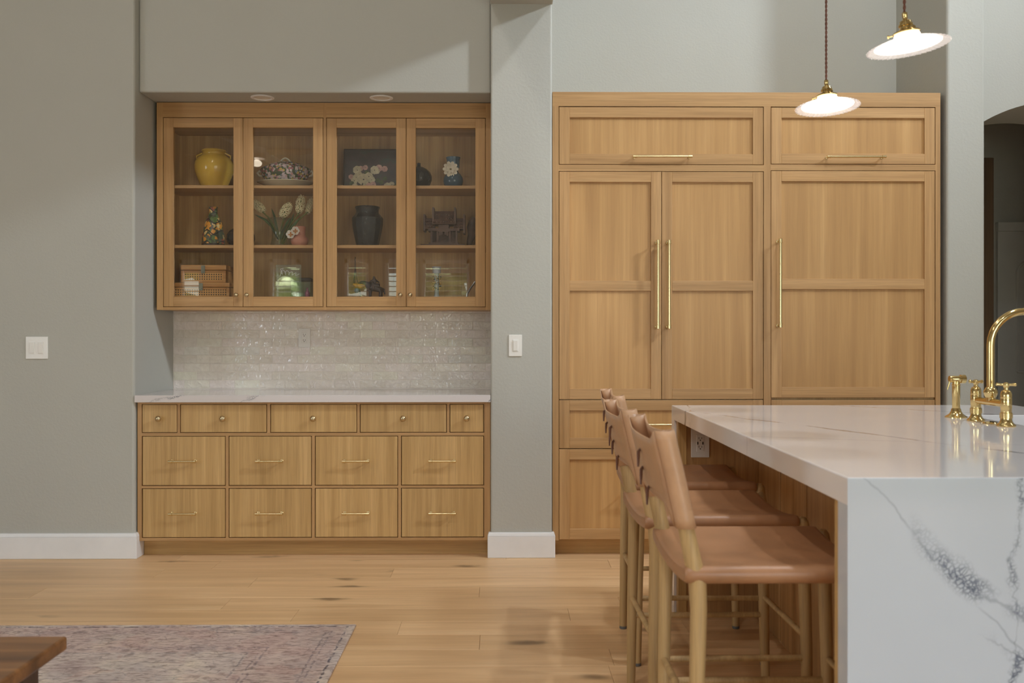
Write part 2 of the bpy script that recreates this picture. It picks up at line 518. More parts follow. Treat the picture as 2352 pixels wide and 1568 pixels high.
# wall with the arched opening, right of the pier
YA0, YA1 = 5.40, 5.98
ax0 = XA1 - 0.02; ax1 = ax0 + 1.0; acx = (ax0+ax1)/2
zs = PZ(296, YA0, 2262); rise = 0.16
Rr = (0.5**2 + rise**2) / (2*rise)
am = MB()
arc = []
for k in range(25):
    x = ax0 + (ax1-ax0)*k/24
    arc.append((x, zs + math.sqrt(max(0, Rr*Rr-(x-acx)**2)) - (Rr-rise)))
for (xa, za), (xb, zb) in zip(arc, arc[1:]):
    am.add([(xa,YA0,za),(xb,YA0,zb),(xb,YA0,CEIL),(xa,YA0,CEIL)], [(0,1,2,3)])
    am.add([(xa,YA1,za),(xb,YA1,zb),(xb,YA1,CEIL),(xa,YA1,CEIL)], [(3,2,1,0)])
    am.add([(xa,YA0,za),(xb,YA0,zb),(xb,YA1,zb),(xa,YA1,za)], [(3,2,1,0)], smooth=True)
am.add([(ax0,YA0,0),(ax0,YA0,zs),(ax0,YA1,zs),(ax0,YA1,0)], [(3,2,1,0)])
am.box(ax1, XW1, YA0, YA1, 0, CEIL)
struct(am, 'wall_arch', M_WALL)
# dim room beyond the arch
YD = 7.25
struct(MB().box(XA0, 5.2, YD, YD+0.1, 0, 2.9), 'wall_passage', M_WALL)
struct(MB().box(XA0-0.1, XA0, 6.1, YD, 0, 2.9), 'wall_passage_left', M_WALL)
struct(MB().box(5.1, 5.2, 6.0, YD, 0, 2.9), 'wall_passage_right', M_WALL)
struct(MB().box(XA0-0.1, 5.2, 6.1, YD+0.1, 2.9, 3.0).box(XA1+0.02, 5.2, 5.98, 6.1, 2.9, 3.0), 'ceiling_passage', M_CEIL)
# right, back walls and ceiling
struct(MB().box(XW1, XW1+0.15, YW0, 3.0-1.0, 0, CEIL).box(XW1, XW1+0.15, 2.9, YA1, 0, CEIL).box(XW1, XW1+0.15, 2.0, 2.9, 0, 5.03).box(XW1, XW1+0.15, 2.0, 2.9, 5.53, CEIL), 'wall_right', M_WALL)
struct(MB().box(XW0-0.2, XW0, YW0, D, 0, CEIL), 'wall_side', M_WALL)
struct(MB().box(XW0-0.2, XW1+0.15, YW0, 6.1, CEIL, CEIL+0.1), 'ceiling', M_CEIL)
# back wall (behind the camera) with shuttered windows and an unseen sliding door assumed for the fill light
SV = SC(2*5.6 - YW0)        # scale of its mirror image in the cabinet glass
wins = [(-4.74, -4.42), (-3.42, -3.0), (-2.32, -1.97), (-1.72, -1.25), (-1.18, -0.48)]
WZ0, WZ1 = 0.95, 2.34
bw = MB()
xs = [XW0-0.2] + [q for w in wins for q in w] + [0.9, 4.3, XW1+0.15]
for i in range(len(xs)-1):
    a, b = xs[i], xs[i+1]
    if (a, b) in wins:
        bw.box(a, b, YW0-0.15, YW0, 0, WZ0); bw.box(a, b, YW0-0.15, YW0, WZ1, CEIL)
    elif a == 0.9:
        bw.box(a, b, YW0-0.15, YW0, 2.5, CEIL)
    else:
        bw.box(a, b, YW0-0.15, YW0, 0, CEIL)
struct(bw, 'wall_back', M_WALL)
for i, (a, b) in enumerate(wins):
    fr = MB()
    fr.box(a, a+0.04, YW0-0.1, YW0+0.02, WZ0, WZ1).box(b-0.04, b, YW0-0.1, YW0+0.02, WZ0, WZ1)
    fr.box(a, b, YW0-0.1, YW0+0.02, WZ1-0.05, WZ1).box(a, b, YW0-0.1, YW0+0.03, WZ0, WZ0+0.05)
    w = struct(fr, 'window_%d' % (i+1), M_TRIM)
    k = 0; z = WZ0 + 0.09
    me = None
    while z < WZ1 - 0.07:
        tilt = math.radians(3 if z < 2.12 else 70)
        mb = MB().cbox(((a+b)/2, YW0-0.03, z), (b-a-0.09, 0.066, 0.009), 0, Matrix.Rotation(tilt, 3, 'X'))
        mb.build('slat', M_TRIM, w)
        z += 0.076
struct(MB().box(0.9, 0.96, YW0-0.08, YW0, 0, 2.5).box(4.24, 4.3, YW0-0.08, YW0, 0, 2.5).box(0.9, 4.3, YW0-0.08, YW0, 2.44, 2.5).box(2.57, 2.63, YW0-0.07, YW0, 0.0, 2.44), 'door_1', M_TRIM)  # frame of the assumed sliding door around the added fill light
# greenery outside, seen mirrored in the cabinet glass
M_HEDGE = plain('garden_leaves', S(190,198,150,1.0), 0.6, var=0.35, nscale=6)
hm = MB()
for k in range(64):
    hm.ball((R.uniform(-6, -0.2), YW0-2.4+R.uniform(-0.7, 0.4), R.uniform(0.2, 2.75)), R.uniform(0.12, 0.42), 8, 6)
tag(hm.build('garden_hedge', M_HEDGE), 'sunlit green hedge outside, mirrored in the cabinet glass', 'hedge', kind='stuff')
struct(MB().box(-14, 14, -16, YW0-0.15, -0.2, -0.05), 'ground', plain('garden_ground', S(140,140,110), 0.9))

# floor: individually laid planks where the photograph shows them, plain boards elsewhere
PW = 0.187
py0 = 4.497 - PW*17; py1 = 4.497 + PW*6
fx0, fx1 = -3.3, 4.0
fl = MB()
fl.box(XW0, XW1, YW0, 7.4, -0.08, -0.014)
fl.box(XW0, XW1, YW0, py0, -0.014, 0).box(XW0, fx0, py0, 7.4, -0.014, 0).box(fx1, XW1, py0, 7.4, -0.014, 0)
fl.box(fx0, fx1, py1, 7.4, -0.014, 0)
floor = struct(fl, 'floor', M_FLOOR)
plank_cache = {}
row = 0
y = py0
while y < py1 - 0.01:
    cuts = [fx0]
    x = fx0 + R.uniform(0.5, 1.6)
    if abs(y - (4.497-PW)) < 0.01: x = -1.26
    while x < fx1 - 0.4:
        cuts.append(x); x += R.choice((1.2, 1.5, 1.8, 2.1))
    cuts.append(fx1)
    for a, b in zip(cuts, cuts[1:]):
        L = round(b - a, 3)
        key = L
        if key not in plank_cache:
            g, c = 0.0005, 0.0008
            h = PW/2
            vv = [(-L/2+g,-h+g,-0.014),(L/2-g,-h+g,-0.014),(L/2-g,h-g,-0.014),(-L/2+g,h-g,-0.014),
                  (-L/2+g,-h+g,-c),(L/2-g,-h+g,-c),(L/2-g,h-g,-c),(-L/2+g,h-g,-c),
                  (-L/2+g+c,-h+g+c,0),(L/2-g-c,-h+g+c,0),(L/2-g-c,h-g-c,0),(-L/2+g+c,h-g-c,0)]
            ff = [(0,3,2,1),(0,1,5,4),(1,2,6,5),(2,3,7,6),(3,0,4,7),(4,5,9,8),(5,6,10,9),(6,7,11,10),(7,4,8,11),(8,9,10,11)]
            plank_cache[key] = MB().add(vv, ff)
            o = plank_cache[key].build('plank', M_FLOOR)
            plank_cache[key] = o.data
        else:
            o = bpy.data.objects.new('plank', plank_cache[key]); COL.objects.link(o)
        o.location = ((a+b)/2, y+PW/2, 0); o.parent = floor
    y += PW

# baseboards
def base(name, x0, x1, y0, y1, top=0.139):
    mb = MB().box(x0, x1, y0, y1, 0, top-0.018)
    i = 0.006
    vv = [(x0,y0,top-0.018),(x1,y0,top-0.018),(x1,y1,top-0.018),(x0,y1,top-0.018),(x0+i,y0+i,top),(x1-i,y0+i,top),(x1-i,y1,top),(x0+i,y1,top)]
    mb.add(vv, [(4,5,6,7),(0,1,5,4),(1,2,6,5),(2,3,7,6),(3,0,4,7)])
    return struct(mb, name, M_TRIM, 0.003, 2)
base('baseboard_left', XW0, XL+0.017, D-0.016, YB+0.07)
base('baseboard_pillar', XP0-0.017, XP1+0.017, D-0.016, YB+0.07)

# door and dark casing in the room beyond the arch
M_DOORP = plain('grey_white_door_paint', S(205,203,197), 0.5, var=0.02)
M_DKTRIM = wood('brown_casing', [S(80,58,36), S(96,72,46), S(108,82,54)], 'z')
dz = PZ(532, YD, 2300)
dx0 = PX(2287, YD)
dm = MB().box(dx0, dx0+0.95, YD-0.035, YD-0.002, 0.005, dz)
door = struct(dm, 'door_2', M_DOORP, 0.004)
pm = MB()
pts = []
for k in range(13):
    a = pi*k/12
    pts.append((dx0+0.475-0.33*math.cos(a), dz-0.30+0.12*math.sin(a)))
pm.tube([(dx0+0.145, YD-0.036, 0.95)] + [(x, YD-0.036, z) for x, z in pts] + [(dx0+0.805, YD-0.036, 0.95), (dx0+0.145, YD-0.036, 0.95)], 0.012, 6)
pm.build('panel_moulding', M_DOORP, door)
struct(MB().box(dx0-0.005, dx0+1.05, YD-0.05, YD-0.002, dz, dz+0.068), 'trim_1', M_DOORP, 0.004)
yc_ = 6.55
struct(MB().box(PX(2240, yc_), PX(2283, yc_), yc_, yc_+0.25, 0, PZ(362, yc_, 2270)), 'trim_2', M_DKTRIM, 0.004)

# ------------------------------------------------------------------ CABINETS
def bar_handle(parent, c, L, horiz, y, r=0.0062, proj=0.034, mat=None):
    """bar pull in front of the face at y"""
    mb = MB()
    ax = 'x' if horiz else 'z'
    yy = y - proj
    prof = [(r*0.9, -L/2), (r*1.25, -L/2+0.001), (r*1.25, -L/2+0.018), (r*1.5, -L/2+0.019), (r*1.5, -L/2+0.022), (r, -L/2+0.023),
            (r, L/2-0.023), (r*1.5, L/2-0.022), (r*1.5, L/2-0.019), (r*1.25, L/2-0.018), (r*1.25, L/2-0.001), (r*0.9, L/2)]
    mb.lathe(prof, (c[0], yy, c[1]), 14, axis=ax)
    for s in (-1, 1):
        o = s*(L/2-0.012)
        p = (c[0]+o, yy, c[1]) if horiz else (c[0], yy, c[1]+o)
        mb.lathe([(r*0.8, 0), (r*0.8, proj-0.004), (r*1.3, proj-0.003), (r*1.3, proj)], p, 10, axis='y')
    return mb.build('handle', mat or M_SATIN, parent)
def knob(parent, c, y, r=0.0165, mat=None):
    mb = MB().lathe([(r*0.55, 0), (r*0.5, -0.004), (r*0.34, -0.008), (r*0.36, -0.014), (r*0.75, -0.018), (r, -0.024), (r*1.0, -0.028), (r*0.82, -0.033), (r*0.45, -0.036), (0.0005, -0.037)], (c[0], y, c[1]), 16, axis='y')
    return mb.build('knob', mat or M_KNOB, parent)
def frame_boxes(mb, x0, x1, z0, z1, y0, y1, st, rt, rb, mids=()):
    mb.box(x0, x0+st, y0, y1, z0, z1, 0).box(x1-st, x1, y0, y1, z0, z1, 0)
    mb.box(x0+st, x1-st, y0, y1, z1-rt, z1, 1).box(x0+st, x1-st, y0, y1, z0, z0+rb, 1)
    for a, b in mids: mb.box(x0+st, x1-st, y0, y1, a, b, 1)
def shaker(name, parent, x0, x1, z0, z1, y, st, rt, rb, mids=()):
    mb = MB(); frame_boxes(mb, x0, x1, z0, z1, y, y+0.021, st, rt, rb, mids)
    o = mb.build(name, [M_FRMV, M_FRMH], parent, 0.0012, 1)
    zz = [z0+rb] + [q for m in mids for q in m] + [z1-rt]
    for a, b in zip(zz[::2], zz[1::2]):
        MB().box(x0+st, x1-st, y+0.011, y+0.019, a, b).build('panel', M_PANEL, o)
    return o

# --- base cabinet in the niche
GAP = 0.0035
bx0, bx1 = XL+0.007, XP0-0.002
Bx = lambda p: PX(p, YB)
Bz = lambda p: PZ(p, YB, 720)
ctz = 0.895                                # counter top height
t = thing('buffet_cabinet', ((bx0+bx1)/2, YB, 0), 'low oak drawer cabinet with thirteen drawers filling the wall niche', 'cabinet')
z_top = ctz-0.039; z_bot = Bz(1241)
rows = [(Bz(992), Bz(929), [(327,406),(415,612),(622,819),(828,1025),(1034,1110.5)]),
        (Bz(1113.5), Bz(1002), [(327.5,517),(526.5,715),(724.5,913),(922.5,1110.5)]),
        (Bz(1233), Bz(1122), [(327.5,517),(526.5,715),(724.5,913),(922.5,1110.5)])]
MB().box(bx0, bx1, YB+0.024, YN-0.005, z_bot, z_top).build('body', M_OAKV, t)
ff = MB()
zl = [z_bot, rows[2][0]-GAP, rows[2][1]+GAP, rows[1][0]-GAP, rows[1][1]+GAP, rows[0][0]-GAP, rows[0][1]+GAP, z_top]
for a, b in zip(zl[::2], zl[1::2]):
    ff.box(Bx(327)-GAP, Bx(1110.5)+GAP, YB, YB+0.0235, a, b, 1)
ff.box(bx0, Bx(327)-GAP, YB, YB+0.0235, z_bot, z_top, 0).box(Bx(1110.5)+GAP, bx1, YB, YB+0.0235, z_bot, z_top, 0)
for (za, zb, xr) in rows:
    for (p0, p1), (q0, q1) in zip(xr, xr[1:]):
        ff.box(Bx(p1)+GAP, Bx(q0)-GAP, YB, YB+0.0235, za-GAP, zb+GAP, 0)
ff.build('face_frame', [M_FRMV, M_FRMH], t)
MB().box(XL+0.0175, XP0-0.0175, YB+0.0705, YB+0.09, 0.0, z_bot).build('toe_kick', M_OAKH, t)
for ri, (za, zb, xr) in enumerate(rows):
    for p0, p1 in xr:
        d = MB().box(Bx(p0)+0.0005, Bx(p1)-0.0005, YB+0.001, YB+0.0225, za, zb).build('drawer', M_OAKV, t, 0.001, 1)
        cx = (Bx(p0)+Bx(p1))/2
        if ri == 0: knob(d, (cx, (za+zb)/2), YB+0.001)
        else: bar_handle(d, (cx, (za+zb)/2), 0.152, True, YB+0.001)
# countertop
M_QB = quartz('white_quartz_buffet', [], [(ln(PX(360, D), 0.86, PX(412, D), 0.895, 'xz') + (0.012, 0.9, ((1, 0, 0), -3, -2.9))),
     (ln(PX(556, D), 0.86, PX(604, D), 0.90, 'xz') + (0.022, 1.3, ((1, 0, 0), -3, -2.9))), (ln(PX(757, D), 0.86, PX(762, D), 0.90, 'xz') + (0.002, 0.5, ((1, 0, 0), -3, -2.9))),
     (ln(PX(1112, D), 0.86, PX(1124, D), 0.88, 'xz') + (0.006, 1.0, ((1, 0, 0), -3, -2.9)))], base=S(220,213,212,1.0))
tag(MB().box(XL+0.001, XP0-0.001, D-0.006, YN-0.004, z_top, ctz).build('buffet_countertop', M_QB, bevel=0.002), 'white quartz countertop with grey veins on the oak drawer cabinet in the niche', 'countertop')

# --- backsplash tiles: every tile a piece of the niche wall
niche = bpy.data.objects['wall_niche']
tz0 = ctz; th = 0.0514; tw = 0.154; gr = 0.0028
bot_seam = PZ(891.5, YN, 760)
MB().box(XL, XP0, YN-0.0098, YN, ctz, PZ(700, YN, 760)).build('grout', M_GROUT, niche)
tile_meshes = {}
def tile(x0, x1, z0, z1):
    w, h = round(x1-x0, 3), round(z1-z0, 3)
    key = (w, h)
    if key not in tile_meshes:
        a, b = w/2, h/2; c = 0.002
        d1 = 0.0022
        c = 0.0014; d1 = 0.0016
        vv = [(-a,0,-b),(a,0,-b),(a,0,b),(-a,0,b),(-a,-0.004,-b),(a,-0.004,-b),(a,-0.004,b),(-a,-0.004,b),
              (-a+c,-0.004-d1,-b+c),(a-c,-0.004-d1,-b+c),(a-c,-0.004-d1,b-c),(-a+c,-0.004-d1,b-c)]
        f_ = [(0,1,5,4),(1,2,6,5),(2,3,7,6),(3,0,4,7),(4,5,9,8),(5,6,10,9),(6,7,11,10),(7,4,8,11),(8,9,10,11)]
        o = MB().add(vv, f_).build('tile', M_TILE); tile_meshes[key] = o.data
    else:
        o = bpy.data.objects.new('tile', tile_meshes[key]); COL.objects.link(o)
    o.parent = niche
    o.location = ((x0+x1)/2, YN-0.0065, (z0+z1)/2)
    o.rotation_euler = (R.uniform(-0.014, 0.014), 0, R.uniform(-0.007, 0.007))
xj = PX(540, YN)            # a vertical joint in the rows that carry it
outlet_x = (PX(687, YN), PX(714, YN)); outlet_z = (PZ(797, YN, 700), PZ(754, YN, 700))
for r_ in range(-1, 10):
    za = bot_seam + (r_)*th; zb = za + th
    shift = 0 if r_ % 2 == 0 else tw/2
    k = math.floor((XL - xj - shift)/tw) - 1
    while True:
        a = xj + shift + k*tw; b = a + tw; k += 1
        if a > XP0: break
        a2, b2 = max(a, XL+0.001), min(b, XP0-0.001)
        z2, z3 = max(za, ctz+0.001), min(zb, 1.4)
        if b2-a2 < 0.02 or z3-z2 < 0.01: continue
        tile(a2+gr/2, b2-gr/2, z2+gr/2, z3-gr/2)

# --- switches and outlets
def plate(name, x0, x1, z0, z1, y, rockers, label, cat, depth=0.006):
    cx, cz = (x0+x1)/2, (z0+z1)/2
    t = thing(name, (cx, y, cz), label, cat)
    MB().box(x0, x1, y-depth, y-0.0003, z0, z1).build('cover_plate', M_PLATE, t, 0.002, 2)
    h = (z1-z0)
    for rx in rockers:
        w = 0.0165
        MB().box(rx-w, rx+w, y-depth-0.0012, y-depth+0.001, cz-h*0.29, cz+h*0.29).build('switch_frame', M_PLATE, t, 0.0008, 1)
        MB().cbox((rx, y-depth-0.003, cz), (0.025, 0.006, h*0.49), 0, Matrix.Rotation(math.radians(3), 3, 'X')).build('rocker', M_PLATE, t, 0.001, 1)
        for s in (-1, 1):
            MB().lathe([(0.0028, 0), (0.0028, -0.001)], (rx, y-depth, cz+s*h*0.40), 8, axis='y').build('screw', M_PLATE, t)
    return t
plate('double_light_switch', PX(60, D), PX(111, D), PZ(824, D, 85), PZ(773, D, 85), D, [PX(75, D), PX(95, D)], 'white double rocker light switch on the left grey wall', 'light switch')
plate('light_switch', PX(1168.5, D), PX(1199, D), PZ(818, D, 1184), PZ(768.5, D, 1184), D, [PX(1184, D)], 'white single rocker light switch on the pillar between the cabinets', 'light switch')
def outlet(name, x0, x1, z0, z1, y, label, usb=False):
    cx, cz = (x0+x1)/2, (z0+z1)/2; h = z1-z0
    t = thing(name, (cx, y, cz), label, 'power outlet')
    MB().box(x0, x1, y-0.006, y-0.0003, z0, z1).build('cover_plate', M_PLATE, t, 0.002, 2)
    MB().box(cx-0.0165, cx+0.0165, y-0.0078, y-0.005, cz-h*0.29, cz+h*0.29).build('socket_face', M_PLATE, t, 0.001, 1)
    for s in (-1, 1):
        mb = MB(); zc = cz + s*h*0.15
        mb.box(cx-0.0075, cx-0.0055, y-0.0082, y-0.0077, zc-0.001, zc+0.008)
        mb.box(cx+0.0055, cx+0.0075, y-0.0082, y-0.0077, zc-0.001, zc+0.007)
        mb.lathe([(0.0026, 0), (0.0026, -0.0006)], (cx, y-0.0077, zc-0.006), 8, axis='y')
        mb.build('socket_slots', M_SLOT, t)
        if usb: MB().box(cx+s*0.011-0.0025, cx+s*0.011+0.0025, y-0.0084, y-0.0077, cz-0.006, cz+0.006).build('charging_port', M_SLOT, t)
    return t
outlet('wall_outlet', outlet_x[0], outlet_x[1], outlet_z[0], outlet_z[1], YN-0.0145, 'white power outlet set in the tiled backsplash above the low cabinet')

# --- wall cabinet with glass doors
Ux = lambda p: PX(p, YU)
Uz = lambda p: PZ(p, YU, 740)
ux0, ux1 = Ux(360), XP0 - 0.001 + (PX(1127, YU)-XP0)*0
ux1 = PX(1127, YU) + 0.012
uz0, uz1 = Uz(711.5), SOFF-0.004
wc = thing('glass_cabinet', ((ux0+ux1)/2, YU, uz0), 'oak wall cabinet with four glass doors above the tiled backsplash', 'cabinet')
ux1 = min(ux1, XP0-0.0005 + 0.2)
ux1 = XP0-0.001
dl = [(375.5,557.5),(558.5,741.5),(750.5,932.5),(933.5,1114.5)]
gls = [(398,536),(581,719),(773,910),(955,1092)]
dzb, dzt = Uz(704), Uz(271)
gzb, gzt = Uz(681), Uz(293)
MB().box(ux0, ux0+0.02, YU+0.022, YN-0.009, uz0, uz1).build('side_panel', M_OAKV, wc)
MB().box(ux1-0.02, ux1, YU+0.022, YN-0.009, uz0, uz1).build('side_panel', M_OAKV, wc)
body = MB()
mid = Ux(746)
body.box(mid-0.011, mid+0.011, YU+0.024, YN-0.016, uz0+0.02, uz1-0.02)
body.build('divider', M_OAKV, wc)
MB().box(ux0+0.02, ux1-0.02, YN-0.016, YN-0.009, uz0, uz1).build('back_panel', M_OAKV, wc)
MB().box(ux0+0.02, ux1-0.02, YU+0.022, YN-0.016, uz0, PZ(685.5, YU+0.1, 740)).build('cabinet_floor', M_FRMH, wc)
MB().box(ux0+0.02, ux1-0.02, YU+0.022, YN-0.016, Uz(285), uz1).build('cabinet_top', M_OAKH, wc)
FLZ = PZ(685.5, YU+0.1, 740)
f = MB()
g = 0.003
f.box(ux0, Ux(375.5)-g, YU, YU+0.022, uz0, uz1, 0).box(Ux(1114.5)+g, ux1, YU, YU+0.022, uz0, uz1, 0)
f.box(Ux(741.5)+g, Ux(750.5)-g, YU, YU+0.022, uz0, uz1, 0)
for a, b in ((Ux(375.5)-g, Ux(741.5)+g), (Ux(750.5)-g, Ux(1114.5)+g)):
    f.box(a, b, YU, YU+0.022, dzt+g, uz1, 1).box(a, b, YU, YU+0.022, uz0, dzb-g, 1)
f.build('face_frame', [M_FRMV, M_FRMH], wc)
SH1, SH2 = PZ(425.5, YU+0.03, 740), PZ(562.5, YU+0.03, 740)
for zt in (SH1, SH2):
    for a, b in ((ux0+0.0202, mid-0.0112), (mid+0.0112, ux1-0.0202)):
        MB().box(a, b, YU+0.03, YN-0.0165, zt-0.018, zt).build('shelf', M_FRMH, wc, 0.001, 1)
for (p0, p1), (g0, g1) in zip(dl, gls):
    x0, x1 = Ux(p0), Ux(p1)
    mb = MB()
    a, b = Ux(g0), Ux(g1)
    mb.box(x0, a, YU+0.0005, YU+0.0215, dzb, dzt, 0).box(b, x1, YU+0.0005, YU+0.0215, dzb, dzt, 0)
    mb.box(a, b, YU+0.0005, YU+0.0215, gzt, dzt, 1).box(a, b, YU+0.0005, YU+0.0215, dzb, gzb, 1)
    dr = mb.build('door', [M_FRMV, M_FRMH], wc, 0.0012, 1)
    MB().box(a-0.001, b+0.001, YU+0.013, YU+0.016, gzb-0.001, gzt+0.001).build('pane', M_PANE, dr)
for i, (px, dr) in enumerate(zip((545, 569, 920.5, 943), [c for c in wc.children if c.name.startswith('door')])):
    knob(dr, (Ux(px), Uz(677.5)), YU+0.0005, 0.0125)

# --- tall cabinet (panelled refrigerator wall)
Tx = lambda p: PX(p, YB)
Tz = lambda p: PZ(p, YB, 1700)
tx0, tx1 = Tx(1268.5)+0.001, Tx(2160)
tz0, tz1 = Tz(1240), Tz(212)
tc = thing('tall_cabinet', ((tx0+tx1)/2, YB, 0), 'floor to above-door-height oak cabinet wall with panelled doors and long brass handles', 'cabinet')
MB().box(tx0, tx1, YB+0.024, 5.98, tz0, tz1).build('body', M_OAKV, tc)
f = MB()
yy0, yy1 = YB, YB+0.0235
f.box(tx0, Tx(1284.5)-g, yy0, yy1, tz0, Tz(246)+g, 0).box(Tx(2147.5)+g, tx1, yy0, yy1, tz0, Tz(246)+g, 0)
f.box(Tx(1753)+g, Tx(1771.5)-g, yy0, yy1, tz0, Tz(246)+g, 0)
f.box(tx0, tx1, yy0, yy1, Tz(246)+g, tz1, 1)
f.box(Tx(1284.5)-g, Tx(1753)+g, yy0, yy1, Tz(394.5)+g, Tz(377.5)-g, 1).box(Tx(1771.5)-g, Tx(2147.5)+g, yy0, yy1, Tz(392)+g, Tz(376)-g, 1)
f.build('face_frame', [M_FRMV, M_FRMH], tc)
MB().box(tx0+0.015, tx1-0.01, YB+0.075, YB+0.09, 0, tz0).build('toe_kick', M_OAKH, tc)
w24 = 24/SC(YB)
d = shaker('flap_door', tc, Tx(1284.5), Tx(1753), Tz(377.5), Tz(246.5), YB+0.001, w24, w24, w24)
bar_handle(d, (Tx(1520), Tz(361.5)), 137/SC(YB), True, YB+0.001)
d = shaker('flap_door', tc, Tx(1771.5), Tx(2147.5), Tz(376), Tz(246.5), YB+0.001, w24, w24, w24)
bar_handle(d, (Tx(1962.5), Tz(361.5)), 137/SC(YB), True, YB+0.001)
for p0, p1, hx in ((1284.5, 1519, 1508.5), (1520.2, 1753, 1534)):
    d = shaker('door', tc, Tx(p0), Tx(p1), Tz(916.5), Tz(394.5), YB+0.001, w24, w24, w24, [(Tz(668), Tz(644.5))])
    bar_handle(d, (Tx(hx), Tz(654)), 203/SC(YB), False, YB+0.001, r=0.0082, proj=0.05)
d = shaker('door', tc, Tx(1771.5), Tx(2147.5), Tz(913), Tz(392), YB+0.001, w24, w24, w24, [(Tz(664), Tz(640))])
bar_handle(d, (Tx(1787), Tz(651)), 203/SC(YB), False, YB+0.001, r=0.0082, proj=0.05)
for zb, zt in ((1029, 918.5), (1237.5, 1031)):
    for p0, p1, c in ((1284.5, 1753, 1519), (1771.5, 2147.5, 1960)):
        d = shaker('drawer', tc, Tx(p0), Tx(p1), Tz(zb), Tz(zt), YB+0.001, w24, w24, w24)
        bar_handle(d, (Tx(c), Tz((zb+zt)/2)), 190/SC(YB), True, YB+0.001, r=0.0075, proj=0.045)

# ------------------------------------------------------------------ ISLAND
IX0, IX1, IY0, IY1, IZ = 0.752, 2.27, 2.087, 4.265, 0.914
ST_ = 0.060
l1 = ln(0.773, 3.91, 1.248, 2.79); l2 = ln(1.445, 4.28, 1.80, 3.90); l3 = ln(1.32, 2.75, 1.9, 2.55); l4 = ln(0.78, 4.02, 0.82, 4.265)
M_QTOP = quartz('white_quartz_top', [(l1[0], l1[1], 0.013, 1.0), (l2[0], l2[1], 0.011, 0.9), (l3[0], l3[1], 0.006, 0.3), (l4[0], l4[1], 0.006, 0.7)], base=S(232,229,230,1.06), vc=S(84,88,98))
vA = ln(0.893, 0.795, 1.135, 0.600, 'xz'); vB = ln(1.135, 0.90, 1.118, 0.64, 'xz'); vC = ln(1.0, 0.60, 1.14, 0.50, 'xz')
M_QFALL = quartz('white_quartz_waterfall_cool_lit', [(ln(0.83, 0.865, 0.905, 0.785, 'xz') + (0.004, 0.35))],
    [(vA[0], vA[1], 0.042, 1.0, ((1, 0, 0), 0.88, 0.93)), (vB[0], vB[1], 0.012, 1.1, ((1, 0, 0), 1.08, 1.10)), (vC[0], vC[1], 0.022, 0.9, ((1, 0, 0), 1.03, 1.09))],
    base=S(200,207,216,1.0), vc=S(96,104,120))  # bluish base: cool daylight on the near face painted into the quartz
SX0, SX1, SY0, SY1 = 1.80, 2.15, 2.95, 3.72
ct = MB()
def slab(x0, x1, y0, y1, z0, z1, m=0): ct.box(x0, x1, y0, y1, z0, z1, m)
# top with a sink cut-out, as one connected ring of quads
def ringtop(z, flip):
    o_ = [(IX0,IY0,z),(IX1,IY0,z),(IX1,IY1,z),(IX0,IY1,z)]
    i_ = [(SX0,SY0,z),(SX1,SY0,z),(SX1,SY1,z),(SX0,SY1,z)]
    fs_ = [(0,1,5,4),(1,2,6,5),(2,3,7,6),(3,0,4,7)]
    ct.add(o_+i_, [tuple(reversed(q)) for q in fs_] if flip else fs_, 0)
ringtop(IZ, False); ringtop(IZ-ST_, True)
ct.add([(SX0,SY0,IZ),(SX1,SY0,IZ),(SX1,SY1,IZ),(SX0,SY1,IZ),(SX0,SY0,IZ-ST_),(SX1,SY0,IZ-ST_),(SX1,SY1,IZ-ST_),(SX0,SY1,IZ-ST_)],
       [(0,1,5,4),(1,2,6,5),(2,3,7,6),(3,0,4,7)], 0)
z0_, z1_ = IZ-ST_, IZ
ct.add([(IX0,IY0,z0_),(IX0,IY1,z0_),(IX0,IY1,z1_),(IX0,IY0,z1_)], [(3,2,1,0)], 0)
ct.add([(IX1,IY0,z0_),(IX1,IY1,z0_),(IX1,IY1,z1_),(IX1,IY0,z1_)], [(0,1,2,3)], 0)
ct.add([(IX0,IY1,z0_),(IX1,IY1,z0_),(IX1,IY1,z1_),(IX0,IY1,z1_)], [(3,2,1,0)], 0)
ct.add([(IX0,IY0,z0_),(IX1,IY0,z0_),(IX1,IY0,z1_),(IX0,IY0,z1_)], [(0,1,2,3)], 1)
isl_top = ct
top_o = isl_top.build('island_countertop', [M_QTOP, M_QFALL], bevel=0.0)
bm = bmesh.new(); bm.from_mesh(top_o.data); bmesh.ops.remove_doubles(bm, verts=bm.verts, dist=1e-5)
bmesh.ops.recalc_face_normals(bm, faces=bm.faces); bm.to_mesh(top_o.data); bm.free()
bwt = top_o.data.attributes.new('bevel_weight_edge', 'FLOAT', 'EDGE')
for e in top_o.data.edges:
    p, q = (top_o.data.vertices[i].co for i in e.vertices)
    if p.z > IZ-0.001 and q.z > IZ-0.001 and len({round(p.x, 3), round(q.x, 3)} & {IX0, IX1, SX0, SX1}) + len({round(p.y, 3), round(q.y, 3)} & {IY0, IY1, SY0, SY1}) > 0 and (abs(p.x-q.x) < 1e-4 or abs(p.y-q.y) < 1e-4):
        bwt.data[e.index].value = 1.0
bv = top_o.modifiers.new('bevel', 'BEVEL'); bv.limit_method = 'WEIGHT'; bv.width = 0.003; bv.segments = 2
tag(top_o, 'thick white veined quartz island top with slab legs at both ends', 'countertop')
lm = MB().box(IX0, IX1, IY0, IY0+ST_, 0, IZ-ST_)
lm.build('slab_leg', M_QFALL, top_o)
MB().box(IX0, IX1, IY1-ST_, IY1, 0, IZ-ST_).build('slab_leg', M_QTOP, top_o)
